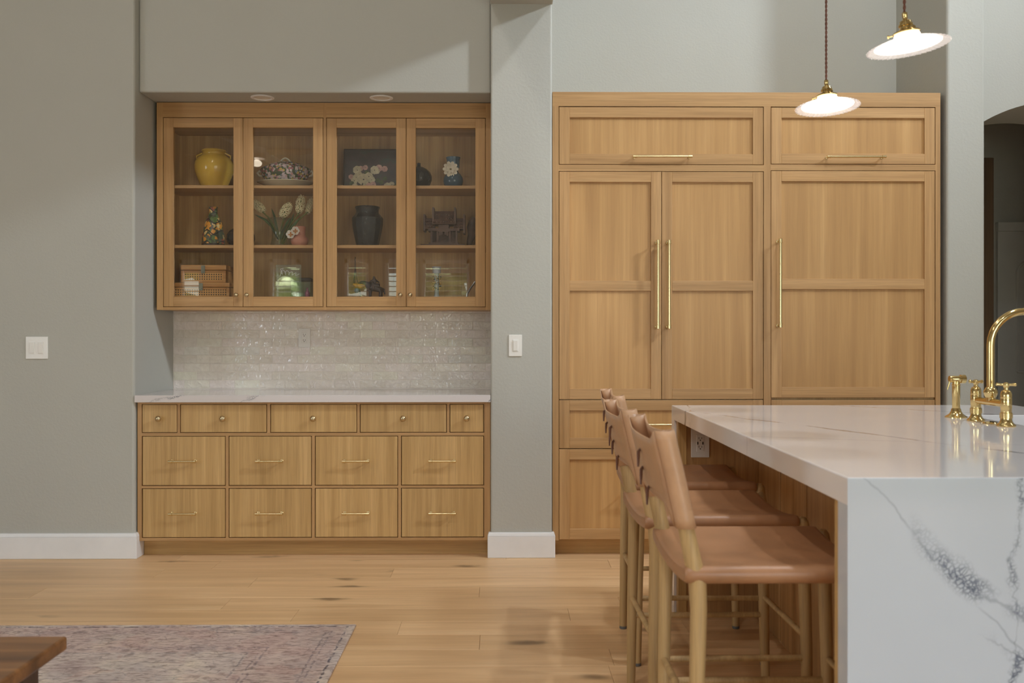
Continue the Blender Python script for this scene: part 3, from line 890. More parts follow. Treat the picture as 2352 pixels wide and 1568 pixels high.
# island cabinet
BX = 1.11
ic = thing('island_cabinet', ((BX+2.2)/2, (IY0+IY1)/2, 0), 'oak boarded island cabinet set back under the white overhanging top', 'cabinet')
ya, yb = IY0+ST_+0.001, IY1-ST_-0.001
zt_ = IZ-ST_-0.001
bm_ = MB().box(BX+0.012, 1.75, ya, yb, 0, zt_).box(1.75, 2.2, ya, SY0-0.03, 0, zt_).box(1.75, 2.2, SY1+0.03, yb, 0, zt_).box(1.75, 2.2, SY0-0.03, SY1+0.03, 0, 0.55).box(2.2-0.02, 2.2, SY0-0.03, SY1+0.03, 0.55, zt_)
bm_.build('body', M_ISL, ic)
MB().box(0.757, BX+0.012, ya, ya+0.037, 0, zt_).build('wing_panel', M_OAKV, ic, 0.002, 1)
MB().box(0.800, BX+0.012, yb-0.037, yb, 0, zt_).build('wing_panel', M_ISL, ic)
MB().box(0.762, 0.800, yb-0.042, yb, 0, zt_).build('edge_strip', M_OAKV, ic, 0.002, 1)
yk = ya+0.038
nb = 6; bw_ = (yb-0.038-yk)/nb
for k in range(nb):
    a = yk + k*bw_; b = a + bw_
    c, q_ = 0.012, 0.004
    vv = [(BX+0.0115,a+q_,0),(BX+0.0115,b-q_,0),(BX+0.004,b-q_,0),(BX,b-c-q_,0),(BX,a+c+q_,0),(BX+0.004,a+q_,0)]
    vv += [(x, y, zt_) for x, y, z in vv]
    MB().add(vv, [(0,1,2,3,4,5),(11,10,9,8,7,6)] + [(i, i+6, (i+1) % 6+6, (i+1) % 6) for i in range(6)]).build('board', M_ISL, ic)
outlet('island_outlet', PX(1587, yb-0.04), PX(1629, yb-0.04), PZ(1050, yb-0.04, 1608), PZ(1050, yb-0.04, 1608)+0.124, yb-0.0375, 'white outlet with charging ports under the island overhang, behind the stools', True)
# sink
M_SINK = plain('white_fireclay', (0.82, 0.82, 0.82, 1), 0.12, var=0.01)
sm = MB()
wt = 0.012
sm.box(SX0-wt, SX1+wt, SY0-wt, SY1+wt, 0.60, 0.615)
sm.box(SX0-wt, SX0, SY0-wt, SY1+wt, 0.615, zt_-0.001).box(SX1, SX1+wt-0.003, SY0-wt, SY1+wt, 0.615, zt_-0.001)
sm.box(SX0, SX1, SY0-wt, SY0, 0.615, zt_-0.001).box(SX0, SX1, SY1, SY1+wt, 0.615, zt_-0.001)
tag(sm.build('sink', M_SINK), 'white sink basin let into the island top behind the brass faucet', 'sink')

# --- bridge faucet, side sprayer, air switch
FX = 1.715
YL, YR = PX(2247, 1)*0 + 3.465, 3.256
YM = (YL+YR)/2
fa = thing('bridge_faucet', (FX, YM, IZ), 'polished brass bridge faucet with high arched spout and two cross handles', 'faucet')
br = MB().tube([(FX, YL, 0.990), (FX, YR, 0.990)], 0.0125, 16)
br.lathe([(0.016, 0.0), (0.016, 0.014), (0.019, 0.017), (0.023, 0.030), (0.023, 0.036), (0.018, 0.046), (0.014, 0.05)], (FX, YM, 0.992), 24)
br.build('bridge', M_BRASS, fa)
sp = [(FX, YM, 1.03), (FX, YM, 1.10), (FX, YM, 1.19)]
ra = 0.118
for k in range(1, 17):
    a = pi*k/16
    sp.append((FX + ra - ra*math.cos(a), YM, 1.19 + ra*math.sin(a)))
sp.append((FX+2*ra, YM, 1.15))
MB().tube(sp, 0.0128, 20).build('spout', M_BRASS, fa)
for yv, an in ((YL, 0.35), (YR, 1.15)):
    v = MB().lathe([(0.030, 0), (0.031, 0.003), (0.029, 0.007), (0.022, 0.013), (0.0185, 0.021), (0.018, 0.028), (0.0205, 0.029), (0.0205, 0.046), (0.018, 0.047), (0.0175, 0.060), (0.0185, 0.062), (0.0185, 0.092),
                    (0.0178, 0.094), (0.0185, 0.097), (0.018, 0.112), (0.0145, 0.121), (0.009, 0.125)], (FX, yv, IZ), 24)
    vo = v.build('valve', M_BRASS, fa)
    h = MB().lathe([(0.008, 0), (0.007, 0.008), (0.010, 0.012), (0.010, 0.022), (0.005, 0.026), (0.0005, 0.027)], (FX, yv, IZ+0.124), 16)
    for k in range(4):
        a = an + k*pi/2
        d = Vector((math.cos(a), math.sin(a), 0.08))
        c0 = Vector((FX, yv, IZ+0.141))
        h.tube([c0, c0+d*0.012, c0+d*0.02, c0+d*0.029, c0+d*0.032], [0.005, 0.0042, 0.0048, 0.0062, 0.003], 10)
    h.build('cross_handle', M_BRASS, vo)
YS = 3.617
spy = thing('side_sprayer', (FX, YS, IZ), 'polished brass side sprayer standing left of the bridge faucet', 'sprayer')
MB().lathe([(0.040, 0), (0.040, 0.003), (0.034, 0.007), (0.024, 0.014), (0.0185, 0.024), (0.0165, 0.034)], (FX, YS, IZ), 28).build('base_flange', M_BRASS, spy)
MB().lathe([(0.0135, 0.034), (0.0142, 0.036), (0.0145, 0.12), (0.0155, 0.121), (0.0155, 0.124), (0.0135, 0.126), (0.013, 0.137)], (FX, YS, IZ), 24).build('wand', M_BRASS, spy)
hd = MB().lathe([(0.012, -0.026), (0.0128, -0.024), (0.0125, 0.014), (0.0165, 0.016), (0.0165, 0.033), (0.014, 0.035), (0.0135, 0.031), (0.0005, 0.031)], (FX, YS, IZ+0.145), 20, axis='x')
hd.build('spray_head', M_BRASS, spy)
MB().tube([(FX-0.022, YS, IZ+0.142), (FX-0.026, YS, IZ+0.13), (FX-0.033, YS, IZ+0.105)], [0.004, 0.0035, 0.002], 8).build('lever', M_BRASS, spy)
tag(MB().lathe([(0.024, 0), (0.025, 0.002), (0.022, 0.006), (0.012, 0.0085), (0.0005, 0.009)], (FX, 3.363, IZ), 24).build('air_switch_button', M_BRASS), 'small round brass button on the island top between the two faucet valves', 'button')

# ------------------------------------------------------------------ STOOLS
def make_stool(label):
    t = thing('bar_stool', (0, 0, 0), label, 'stool', 'leather counter stools along the island')
    HW = 0.226
    bend = [(-0.226, 0.012), (-0.222, 0.30), (-0.216, 0.58), (-0.219, 0.65), (-0.231, 0.70), (-0.252, 0.80), (-0.274, 0.90), (-0.287, 0.955)]
    rad = [0.0150, 0.0175, 0.0200, 0.0215, 0.0205, 0.0185, 0.017, 0.016]
    for s in (-1, 1):
        lg = MB().tube([(x, s*HW, z) for x, z in bend], rad, 16)
        lo = lg.build('leg', M_STOOLW, t)
        MB().lathe([(0.012, 0), (0.0152, 0.002), (0.0152, 0.012)], (-0.226, s*HW, 0), 14).build('glide', M_GREYPLASTIC, lo)
        fg = MB().tube([(0.245, s*HW, 0.012), (0.240, s*HW, 0.30), (0.232, s*HW, 0.60), (0.230, s*HW, 0.645), (0.228, s*HW, 0.661), (0.225, s*HW, 0.671), (0.222, s*HW, 0.675)], [0.0150, 0.0175, 0.0195, 0.0195, 0.018, 0.013, 0.004], 16)
        fo = fg.build('leg', M_STOOLW, t)
        MB().lathe([(0.012, 0), (0.0152, 0.002), (0.0152, 0.012)], (0.245, s*HW, 0), 14).build('glide', M_GREYPLASTIC, fo)
        MB().tube([(-0.222, s*HW, 0.25), (0.242, s*HW, 0.25)], 0.0098, 10).build('side_stretcher', M_STOOLW, t)
    for x in (-0.222, 0.240):
        MB().tube([(x, -HW, 0.312), (x, HW, 0.312)], 0.0095, 10).build('cross_stretcher', M_STOOLW, t)
    # sling seat: leather rolled over the rails
    st = MB(); prof = []
    W, rr = 0.250, 0.0215
    n = 8
    for k in range(n+1):
        a = pi/2 - pi*k/n
        prof.append((W-rr + rr*math.cos(a), rr*math.sin(a)))
    mids_b = [(W-rr)*q for q in (0.7, 0.4, 0, -0.4, -0.7)]
    for yv in mids_b: prof.append((yv, -rr))
    for k in range(n+1):
        a = -pi/2 - pi*k/n
        prof.append((-(W-rr) + rr*math.cos(a), rr*math.sin(a)))
    for yv in reversed(mids_b): prof.append((yv, rr))
    rows_ = []
    xs_ = [(-0.252, 0.35), (-0.251, 0.7), (-0.245, 0.93), (-0.235, 1.0), (-0.12, 1), (0.0, 1), (0.12, 1), (0.200, 1.0), (0.209, 0.93), (0.214, 0.7), (0.215, 0.35)]
    for x, q in xs_:
        row_ = []
        for yv, zv in prof:
            sag = -0.020*max(0, 1-(yv/(W-rr*0.6))**2)*(1 if zv > 0 else 0.9)
            row_.append((x, yv*(1 if abs(yv) < W-rr else 1) if q == 1 else math.copysign(min(abs(yv), W-rr+(abs(yv)-(W-rr))*q) if abs(yv) > W-rr else abs(yv), yv), 0.663 + zv*q + sag))
        row_.append(row_[0]); rows_.append(row_)
    st.sheet(rows_)
    for rw, fl_ in ((rows_[0], True), (rows_[-1], False)):
        st.add(rw[:-1], [tuple(range(len(rw)-1)) if not fl_ else tuple(reversed(range(len(rw)-1)))])
    st.build('seat', M_SEAT, t)
    # back: a leather sleeve over both posts, slit and tied behind
    def postx(z):
        for (xa, za), (xb, zb) in zip(bend, bend[1:]):
            if za <= z <= zb: return xa + (xb-xa)*(z-za)/(zb-za)
        return bend[-1][0] - (z-bend[-1][1])*0.235
    path = []
    pr = 0.023
    for k in range(9):
        a = pi + pi*k/8
        path.append((pr*math.cos(a), -HW + pr*math.sin(a), 0.0))
    for q in (-0.75, -0.5, -0.25, 0, 0.25, 0.5, 0.75):
        path.append((pr, HW*q, 1-q*q))
    for k in range(9):
        a = 0 + pi*k/8
        path.append((pr*math.cos(a), HW + pr*math.sin(a), 0.0))
    rows_ = []
    for i in range(11):
        q = i/10
        row_ = []
        for dx, yv, bow in path:
            zlo = 0.772 + 0.030*bow; zhi = 1.000 - 0.012*bow
            z = zlo + (zhi-zlo)*q
            row_.append((postx(z) + dx - 0.022*bow, yv, z))
        rows_.append(row_)
    MB().sheet(rows_).build('backrest', M_LEATHER, t, solid=0.004)
    rows_ = []
    for i in range(9):
        q = i/8
        row_ = []
        for j in range(17):
            u = -1 + 2*j/16
            e = min(1.0, max(0.0, (1-abs(u))/0.22)); e = e*e*(3-2*e)
            bow = 1-u*u
            zlo = 0.774 + 0.050*e; zhi = 0.998 - 0.024*e
            z = zlo + (zhi-zlo)*q
            row_.append((postx(z) - pr - 0.002 - 0.014*bow, u*HW, z))
        rows_.append(row_)
    for s in (-1, 1):
        MB().tube([(postx(z), s*HW, z) for z in (0.775, 0.82, 0.87, 0.92, 0.96, 0.998)], 0.0222, 18, cap=False).build('post_sleeve', M_LEATHER, t, solid=0.002)
    bf = MB().sheet(rows_).build('back_flap', M_LEATHER, t, solid=0.004)
    for z, yv in ((0.925, -0.02), (0.875, 0.01), (0.83, -0.03)):
        x = postx(z) - pr - 0.022
        MB().tube([(x+0.004, yv+0.02, z+0.006), (x-0.004, yv, z), (x-0.006, yv-0.012, z-0.012), (x-0.007, yv-0.016, z-0.036)], [0.003, 0.0045, 0.004, 0.0025], 8).build('leather_tie', M_THONG, bf)
    return t
s1 = make_stool('nearest tan leather counter stool, beside the near end of the island')
stools = [(s1, 0.678, 2.485, 0.0)]
for lab, x, y, rz in (('middle tan leather counter stool in the row along the island', 0.676, 3.12, 0.01),
                      ('farthest tan leather counter stool, near the oak cabinet wall and pushed in deepest', 0.728, 3.785, -0.01)):
    c = copy_tree(s1); c['label'] = lab; stools.append((c, x, y, rz))
for o, x, y, rz in stools:
    o.location = (x, y, 0); o.rotation_euler = (0, 0, rz)

# ------------------------------------------------------------------ PENDANT LAMPS
def opal():
    t = NT('lit_opal_glass')
    t.set((0.9, 0.88, 0.85, 1), 0.2)
    t.b.inputs['Emission Color'].default_value = (1.0, 0.90, 0.78, 1)
    t.b.inputs['Emission Strength'].default_value = 1.7
    return t.m
M_OPAL = opal()
M_CORD = plain('brown_fabric_cord', S(120,78,62), 0.8, var=0.3, nscale=300)
def pendant(label, x, y, z, rx, ry):
    """z: height of the shade's rim"""
    t = thing('pendant_lamp', (x, y, z), label, 'pendant lamp', 'ruffled glass pendant lamps over the island')
    Mr = Matrix.Rotation(ry, 3, 'Y') @ Matrix.Rotation(rx, 3, 'X')
    piv = Vector((0, 0, 0.02))
    def tr(mb):
        for i, p in enumerate(mb.v):
            q = Mr @ (Vector(p) - piv) + piv
            mb.v[i] = (q.x+x, q.y+y, q.z+z)
        return mb
    nr = 44
    def ruf(r, h, a):
        k = max(0.0, (r-0.065)/0.05)
        return r*(1+0.036*k*math.cos(nr*a + 30*h))
    prof = [(0.024, 0.042), (0.032, 0.038), (0.036, 0.030), (0.038, 0.021), (0.044, 0.015), (0.062, 0.011), (0.080, 0.007), (0.091, 0.003), (0.095, 0.001)]
    tr(MB().lathe(prof, n=176, mod=ruf, cap=False)).build('shade', M_OPAL, t, solid=0.003)
    prof2 = [(0.095, 0.001), (0.103, -0.001), (0.110, -0.004), (0.116, -0.007)]
    tr(MB().lathe(prof2, n=176, mod=ruf, cap=False)).build('ruffled_rim', M_RIMGLASS, t, solid=0.003)
    tr(MB().lathe([(0.036, 0.0345), (0.039, 0.036), (0.039, 0.040), (0.033, 0.043), (0.023, 0.046), (0.018, 0.050), (0.018, 0.056), (0.0215, 0.058), (0.0215, 0.063), (0.018, 0.065), (0.017, 0.072), (0.013, 0.075), (0.008, 0.078), (0.0075, 0.085), (0.008, 0.086), (0.008, 0.098), (0.005, 0.100)], n=28)).build('socket', M_BRASS, t)
    for k in range(3):
        a = k*2*pi/3 + 0.5
        d = Vector((math.cos(a), math.sin(a), 0))
        c = d*0.039 + Vector((0, 0, 0.038))
        mb = MB().tube([c, c+d*0.010, c+d*0.011, c+d*0.016], [0.0025, 0.0025, 0.0055, 0.0055], 8)
        tr(mb).build('thumbscrew', M_BRASS, t)
    tr(MB().ball((0, 0, 0.018), 0.030, 16, 10)).build('bulb', M_BULB, t)
    top = Mr @ (Vector((0, 0, 0.100)) - piv) + piv + Vector((x, y, z))
    cm = MB()
    zc = CEIL
    for ph in (0, pi):
        pts = []
        n = 260
        for k in range(n+1):
            q = k/n
            zz = top.z + (2.95-top.z)*q
            pts.append((top.x + 0.0022*math.cos(ph+q*n*0.55), top.y + 0.0022*math.sin(ph+q*n*0.55), zz))
        cm.tube(pts, 0.0026, 6)
    cm.tube([(top.x, top.y, 2.95), (top.x, top.y, CEIL-0.02)], 0.0045, 8)
    cm.build('cord', M_CORD, t)
    MB().lathe([(0.06, CEIL-0.001), (0.06, CEIL-0.02), (0.01, CEIL-0.03)], (x, y, 0), 24).build('ceiling_rose', M_BRASS, t)
    l = bpy.data.lights.new('bulb_light', 'POINT'); l.energy = 1.3; l.color = (1.0, 0.94, 0.86); l.shadow_soft_size = 0.03
    lo = bpy.data.objects.new('bulb_light', l); COL.objects.link(lo); lo.location = (x, y, z-0.035)
    return t
tb = NT('lit_bulb'); tb.set((1, 1, 1, 1), 0.3); tb.b.inputs['Emission Color'].default_value = (1, 0.86, 0.66, 1); tb.b.inputs['Emission Strength'].default_value = 7
M_BULB = tb.m
Yp1, Yp2 = 3.64, 2.88
pendant('farther pendant lamp with white ruffled glass shade, in front of the tall oak cabinet', PX(1900, Yp1), Yp1, PZ(243, Yp1, 1900), -0.075, -0.022)
pendant('nearer pendant lamp with tilted white ruffled glass shade, high at the pale pier', PX(2084, Yp2), Yp2, PZ(104, Yp2, 2084), -0.01, -0.105)

# ------------------------------------------------------------------ NICHE DOWNLIGHTS, CEILING FAN
for lab, px, py in (('left round recessed light, switched off, in the niche soffit', 603, 230.5), ('right round recessed light, switched off, in the niche soffit', 876, 231)):
    yv = 5.475
    t = thing('recessed_light', (PX(px, yv), yv, SOFF), lab, 'recessed light', 'recessed lights in the niche soffit')
    x = PX(px, yv)
    MB().lathe([(0.066, SOFF-0.0002), (0.066, SOFF-0.003), (0.060, SOFF-0.006), (0.050, SOFF-0.005), (0.047, SOFF-0.0015)], (x, yv, 0), 36, cap=False).build('trim_ring', M_TRIM, t)
    MB().lathe([(0.047, SOFF-0.0015), (0.0005, SOFF-0.0012)], (x, yv, 0), 36, cap=False).build('lens', plain('frosted_lens', (0.75, 0.70, 0.62, 1), 0.5), t)
cf = thing('ceiling_fan', (-2.47, 1.5, 3.0), 'white ceiling fan with lit globe, seen only mirrored in the cabinet glass', 'ceiling fan')
MB().lathe([(0.02, 0.12), (0.09, 0.10), (0.11, 0.04), (0.09, 0.0)], (-2.47, 1.5, 3.0), 24).build('motor', M_TRIM, cf)
MB().tube([(-2.47, 1.5, 3.1), (-2.47, 1.5, CEIL)], 0.015, 10).build('rod', M_TRIM, cf)
MB().ball((-2.47, 1.5, 2.955), 0.05, 20, 12, s=(1, 1, 0.7)).build('globe', M_BULB, cf)
for k in range(4):
    a = 0.15 + k*pi/2
    MB().cbox((-2.47+0.42*math.cos(a), 1.5+0.42*math.sin(a), 3.06), (0.62, 0.13, 0.008), 0, Matrix.Rotation(a, 3, 'Z') @ Matrix.Rotation(0.2, 3, 'X')).build('blade', M_TRIM, cf)

# ------------------------------------------------------------------ RUG AND COFFEE TABLE
rx1, ry1 = PX(818, 4.05), 4.052
rt = 0.009
rug = tag(MB().box(-3.4-rx1+rx1, 0, -2.6, 0, 0, rt).build('rug', rug_mat(0.0, 0.0), loc=(0, 0, 0), bevel=0.003), 'faded mauve and grey patterned rug on the oak floor', 'rug')
rug.location = (rx1, ry1, 0.0005)
TZ, TX, TY = 0.45, -1.121, 2.49
tt = thing('coffee_table', (TX-0.6, TY-0.5, rt), 'dark walnut coffee table standing on the faded rug, only its corner in view', 'table')
MB().box(TX-1.2, TX, TY-1.0, TY, TZ-0.036, TZ).build('tabletop', M_WALNUT, tt, 0.007, 3)
for sx in (0, 1):
    for sy in (0, 1):
        x0 = TX-0.052-0.075 - sx*(1.2-0.104-0.075); y0 = TY-0.045-0.085 - sy*(1.0-0.09-0.085)
        MB().box(x0, x0+0.075, y0, y0+0.085, rt+0.0006, TZ-0.036).build('leg', M_WALNUTV, tt, 0.003, 2)
ap = MB()
for x in (TX-0.052-0.045, TX-1.2+0.052+0.020):
    ap.box(x, x+0.025, TY-1.0+0.135, TY-0.135, TZ-0.036-0.09, TZ-0.036)
for y in (TY-0.075, TY-1.0+0.05):
    ap.box(TX-1.2+0.13, TX-0.13, y-0.0, y+0.022, TZ-0.036-0.09, TZ-0.036)
ap.build('apron', M_WALNUT, tt, 0.002, 1)
for k in range(7):
    yv = TY-0.175-k*0.105
    MB().box(TX-0.052-0.040, TX-0.052-0.020, yv-0.055, yv, 0.10, TZ-0.126).build('slat', M_WALNUTV, tt, 0.002, 1)
MB().box(TX-0.052-0.042, TX-0.052-0.017, TY-1.0+0.135, TY-0.135, 0.06, 0.10).build('rail', M_WALNUTV, tt, 0.002, 1)

# ------------------------------------------------------------------ THINGS IN THE GLASS CABINET
YO = 5.74
def O(px, Y=YO): return PX(px, Y)
def k_(Y=YO): return 1.0/SC(Y)
def prof_px(base_py, pts, Y=YO):
    """(py, half width px) from the bottom -> (radius, height above the shelf)"""
    return [(max(hw*k_(Y), 0.0004), (base_py-py)*k_(Y)) for py, hw in pts]
def inner(prof, wall=0.004, depth=0.35):
    """close the mouth of a vessel: go over the lip and down inside"""
    r, h = prof[-1]
    return prof + [(r-wall*0.5, h+0.001), (r-wall, h-0.002), (max(0.002, r-wall*1.3), h*(1-depth)), (0.0005, h*(1-depth)-0.001)]
def flower(mb, c, r, n, mat, cup=0.25, wide=0.42, tilt=None):
    M = tilt or Matrix.Rotation(pi/2, 3, 'X')
    for k in range(n):
        a = 2*pi*k/n
        L = []
        for u, w in ((0.12, 0.12), (0.5, wide), (0.85, wide*0.9), (1.0, wide*0.35)):
            for s in (-1, 0, 1):
                p = Vector((u*r*math.cos(a) - s*w*r*math.sin(a), u*r*math.sin(a) + s*w*r*math.cos(a), cup*r*u*u + (0.06*r if s else 0.0) + 0.03*r*(k % 2)))
                L.append(M @ p + Vector(c))
        mb.add(L, [(i*3+j, i*3+j+1, i*3+j+4, i*3+j+3) for i in range(3) for j in range(2)], mat, True)
FACE = Matrix.Rotation(pi/2, 3, 'X')

# top shelf
M_YEL = plain('yellow_glaze', S(176,142,52,1.35), 0.1, var=0.10, nscale=5)
x = O(492)
p = prof_px(425.5, [(425.5,28),(423,29),(412,33.5),(400,38.5),(388,42.5),(376,44),(366,42.5),(358,37.5),(352,30),(348.5,25.5),(346,24.5),(343,27),(340.5,28.5),(338.5,27.5)])
t = thing('yellow_urn', (x, YO, SH1), 'large glossy yellow urn on the top shelf, far left', 'urn')
MB().lathe(inner(p), (x, YO, SH1), 40).build('body', M_YEL, t)
for s in (-1, 1):
    cx = x + s*30*k_()
    MB().tube([(cx, YO-0.01, SH1+60*k_()), (cx+s*8*k_(), YO-0.012, SH1+66*k_()), (cx+s*9*k_(), YO-0.012, SH1+73*k_()), (cx-s*4*k_(), YO-0.01, SH1+80*k_())], 0.006, 10).build('loop_handle', M_YEL, t)

def floral():
    t = NT('floral_porcelain')
    v = t.coord('Object')
    d = t.voro(v, 62.0); c = t.xyz(t.voro(v, 62.0, out='Color'))
    pet = t.ramp(c[0], [(0, S(206,196,190)), (0.3, S(190,150,150)), (0.5, S(196,170,90)), (0.7, S(160,96,104)), (0.9, S(110,124,140))], 'CONSTANT')
    col = t.mix(t.maprange(d, 0.60, 0.42), S(72,84,62), pet)
    col = t.mix(t.maprange(d, 0.22, 0.12), col, S(150,110,60))
    bgm = t.maprange(t.noise(v, 26, 2), 0.55, 0.6)
    col = t.mix(bgm, col, S(196,176,178))
    t.set(col, 0.12)
    return t.m
M_FLORAL = floral()
M_CREAM = plain('cream_porcelain', S(196,188,166,1.1), 0.15, var=0.03)
x = O(656); t = thing('floral_tureen', (x, YO, SH1+0.031), 'lidded floral tureen with white handles on a cream plate', 'tureen')
tz = SH1 + 15*k_()
pl = thing('under_plate', (x, YO, SH1), 'wide cream oval plate under the floral tureen', 'plate')
MB().lathe([(0.085, 0), (0.095, 0.003), (0.130, 0.020), (0.168, 0.036), (0.168, 0.039), (0.130, 0.026), (0.09, 0.012), (0.0005, 0.011)], (x, YO, SH1), 48, sy=0.72).build('dish', M_CREAM, pl)
t.location = (x, YO, SH1+0.0115); ORG[t.name] = (x, YO, SH1+0.0115)
tz = SH1+0.0115
q = k_()
MB().lathe([(32*q, 0), (34*q, 2*q), (38*q, 6*q), (47*q, 14*q), (54*q, 25*q), (57*q, 36*q), (58*q, 38.5*q), (56*q, 39*q)], (x, YO, tz), 48, sy=0.72).build('bowl', M_FLORAL, t)
MB().lathe([(57*q, 39.2*q), (56*q, 41*q), (46*q, 46*q), (34*q, 52*q), (20*q, 56*q), (8*q, 57.5*q), (0.0005, 58*q)], (x, YO, tz), 48, sy=0.72).build('lid', M_FLORAL, t)
MB().tube([(x+(-15+30*i/10)*q, YO-0.005, tz+(52+13*math.sin(pi*i/10))*q) for i in range(11)], 0.0048, 10).build('lid_handle', M_CREAM, t)
for s in (-1, 1):
    MB().tube([(x+s*54*q, YO, tz+33*q), (x+s*60*q, YO-0.002, tz+35*q), (x+s*64*q, YO-0.004, tz+31*q), (x+s*60*q, YO-0.003, tz+25*q), (x+s*53*q, YO, tz+24*q)], [0.006, 0.008, 0.008, 0.006, 0.005], 10).build('side_handle', M_CREAM, t)

# picture of white blossoms
Yp = 5.80
t = thing('blossom_picture', (O(858, Yp), Yp, SH1), 'dark framed picture of white blossoms leaning on the top shelf', 'picture')
fx0_, fx1_ = O(788, Yp), O(930, Yp); fz1 = SH1 + 97/SC(Yp)
def lean(z): return (z-SH1)*0.16
def quad_lean(mb, x0, x1, z0, z1, y0, y1, mat=0):
    v = [(x0,y0+lean(z0),z0),(x1,y0+lean(z0),z0),(x1,y1+lean(z0),z0),(x0,y1+lean(z0),z0),(x0,y0+lean(z1),z1),(x1,y0+lean(z1),z1),(x1,y1+lean(z1),z1),(x0,y1+lean(z1),z1)]
    mb.add(v, [(0,3,2,1),(4,5,6,7),(0,1,5,4),(1,2,6,5),(2,3,7,6),(3,0,4,7)], mat)
mb = MB(); fw = 0.008
quad_lean(mb, fx0_, fx0_+fw, SH1, fz1, Yp-0.012, Yp+0.01); quad_lean(mb, fx1_-fw, fx1_, SH1, fz1, Yp-0.012, Yp+0.01)
quad_lean(mb, fx0_+fw, fx1_-fw, SH1, SH1+fw, Yp-0.012, Yp+0.01); quad_lean(mb, fx0_+fw, fx1_-fw, fz1-fw, fz1, Yp-0.012, Yp+0.01)
mb.build('frame', plain('dark_brown_frame', S(70,52,34), 0.4), t)
mb = MB(); quad_lean(mb, fx0_+fw, fx1_-fw, SH1+fw, fz1-fw, Yp-0.006, Yp+0.006)
def canvas():
    t = NT('dark_canvas'); v = t.coord()
    c = t.ramp(t.noise(v, 14, 4), [(0.3, S(48,42,44)), (0.5, S(70,58,56)), (0.62, S(56,66,58)), (0.8, S(74,70,84))])
    t.set(c, 0.5); return t.m
mb.build('canvas', canvas(), t)
M_BLOS = [plain('cream_blossom', S(206,198,170), 0.7, var=0.12, nscale=60), plain('pink_blossom', S(200,164,156), 0.7, var=0.12, nscale=60), plain('green_leaf_paint', S(92,104,72), 0.7, var=0.2, nscale=60)]
mb = MB()
for px, py, r, m in [(835,400,14,0),(847,393,10,0),(818,395,8,0),(814,403,8,0),(820,378,10,0),(828,374,6,1),(838.5,372,6,1),(860,378,10,0),(870,373,8,1),(866,381,6,0),(883,375,7,1),(848,417,9,1),(857,412,7,1),(890.6,416,9,0),(900,412,7,0),(815.5,416,7,0),(806,394,6,1),(854,401,8,0),(910,418,7,2),(868,402,5,2),(876,407,5,2),(842,385,6,2),(808,410,6,2),(826,388,6,0),(840,411,6,0),(884,398,5,2)]:
    z = SH1 + (425-py)/SC(Yp)
    if z < SH1+0.02: z = SH1+0.02
    xx = O(px, Yp)
    flower(mb, (xx, Yp-0.0075+lean(z), z), r/SC(Yp), 7, m, 0.05, 0.42)
mb.build('painted_blossoms', M_BLOS, t)

# dark gourd and blue vase
M_BLACKG = plain('black_green_glaze', S(24,24,21), 0.05, var=0.2)
x = O(962)
p = prof_px(425.5, [(425.5,17),(424,18),(416,25),(406,28.5),(397,28.5),(388,25),(381,19),(376.5,11),(374.5,5),(371,3.5),(367,4),(366,2)])
tag(MB().lathe(p + [(0.0005, p[-1][1])], (0, 0, 0), 48, mod=lambda r, h, a: r*(1+0.05*abs(math.cos(5*a)))).build('gourd_vase', M_BLACKG, loc=None), 'black glazed gourd-shaped vase beside the blue vase', 'vase').location = (x, YO, SH1)
M_BLUE = plain('blue_glaze', S(64,92,110,1.0), 0.08, var=0.15)
x = O(1041)
t = thing('blue_vase', (x, YO, SH1), 'small blue vase with a white flower on its neck, top shelf right', 'vase')
p = prof_px(425, [(425,15),(424,16),(416,21),(408,23),(400,22),(393,18),(387,12.5),(382,10),(376,10.5),(368,12),(360,14.5),(354,16.5),(353,16.5)])
MB().lathe(inner(p), (x, YO, SH1), 32).build('body', M_BLUE, t)
fl_ = MB()
c0 = (O(1036), YO-0.045, SH1 + 42*k_())
flower(fl_, c0, 18*k_(), 10, 0, 0.2, 0.24); flower(fl_, (c0[0], c0[1]-0.004, c0[2]), 11*k_(), 7, 0, 0.45, 0.26)
fl_.ball((c0[0], c0[1]-0.006, c0[2]), 0.006, 8, 6, 1)
fl_.build('flower', [plain('white_petals', S(214,204,184,1.1), 0.6, var=0.06, nscale=40), plain('olive_eye', S(116,104,60), 0.6)], t)

# middle shelf
def folk():
    t = NT('folk_painted_clay')
    v = t.coord('Object')
    vv = t.n('ShaderNodeVectorMath', operation='ADD'); t.l(v, vv.inputs[0]); t.l(t.math('MULTIPLY', t.noise(v, 40, 2), 0.03), vv.inputs[1])
    s = t.scale(vv.outputs[0], (1, 1, 0.75))
    d = t.voro(s, 46.0); c = t.xyz(t.voro(s, 46.0, out='Color'))
    pet = t.ramp(c[0], [(0, S(206,142,52,1.3)), (0.3, S(206,180,122,1.3)), (0.5, S(140,72,56,1.2)), (0.64, S(94,118,66,1.2)), (0.86, S(90,88,76,1.2))], 'CONSTANT')
    col = t.mix(t.maprange(d, 0.62, 0.52), S(66,74,54,1.2), pet)
    q = t.xyz(v)
    band = t.math('SINE', t.math('ADD', t.math('MULTIPLY', q[2], 95.0), t.math('MULTIPLY', t.math('SINE', t.math('MULTIPLY', q[0], 75.0)), 1.3)))
    col = t.mix(t.maprange(band, 0.90, 0.96), col, S(44,36,40))
    t.set(col, 0.3); t.bump(d, 0.25, 0.002)
    return t.m
M_FOLK = folk()
M_DKCLAY = plain('dark_brown_glaze', S(52,40,38), 0.2, var=0.15)
x = O(490)
t = thing('painted_bottle', (x, YO, SH2), 'tapered clay bottle with colourful leaf and flower pattern', 'bottle')
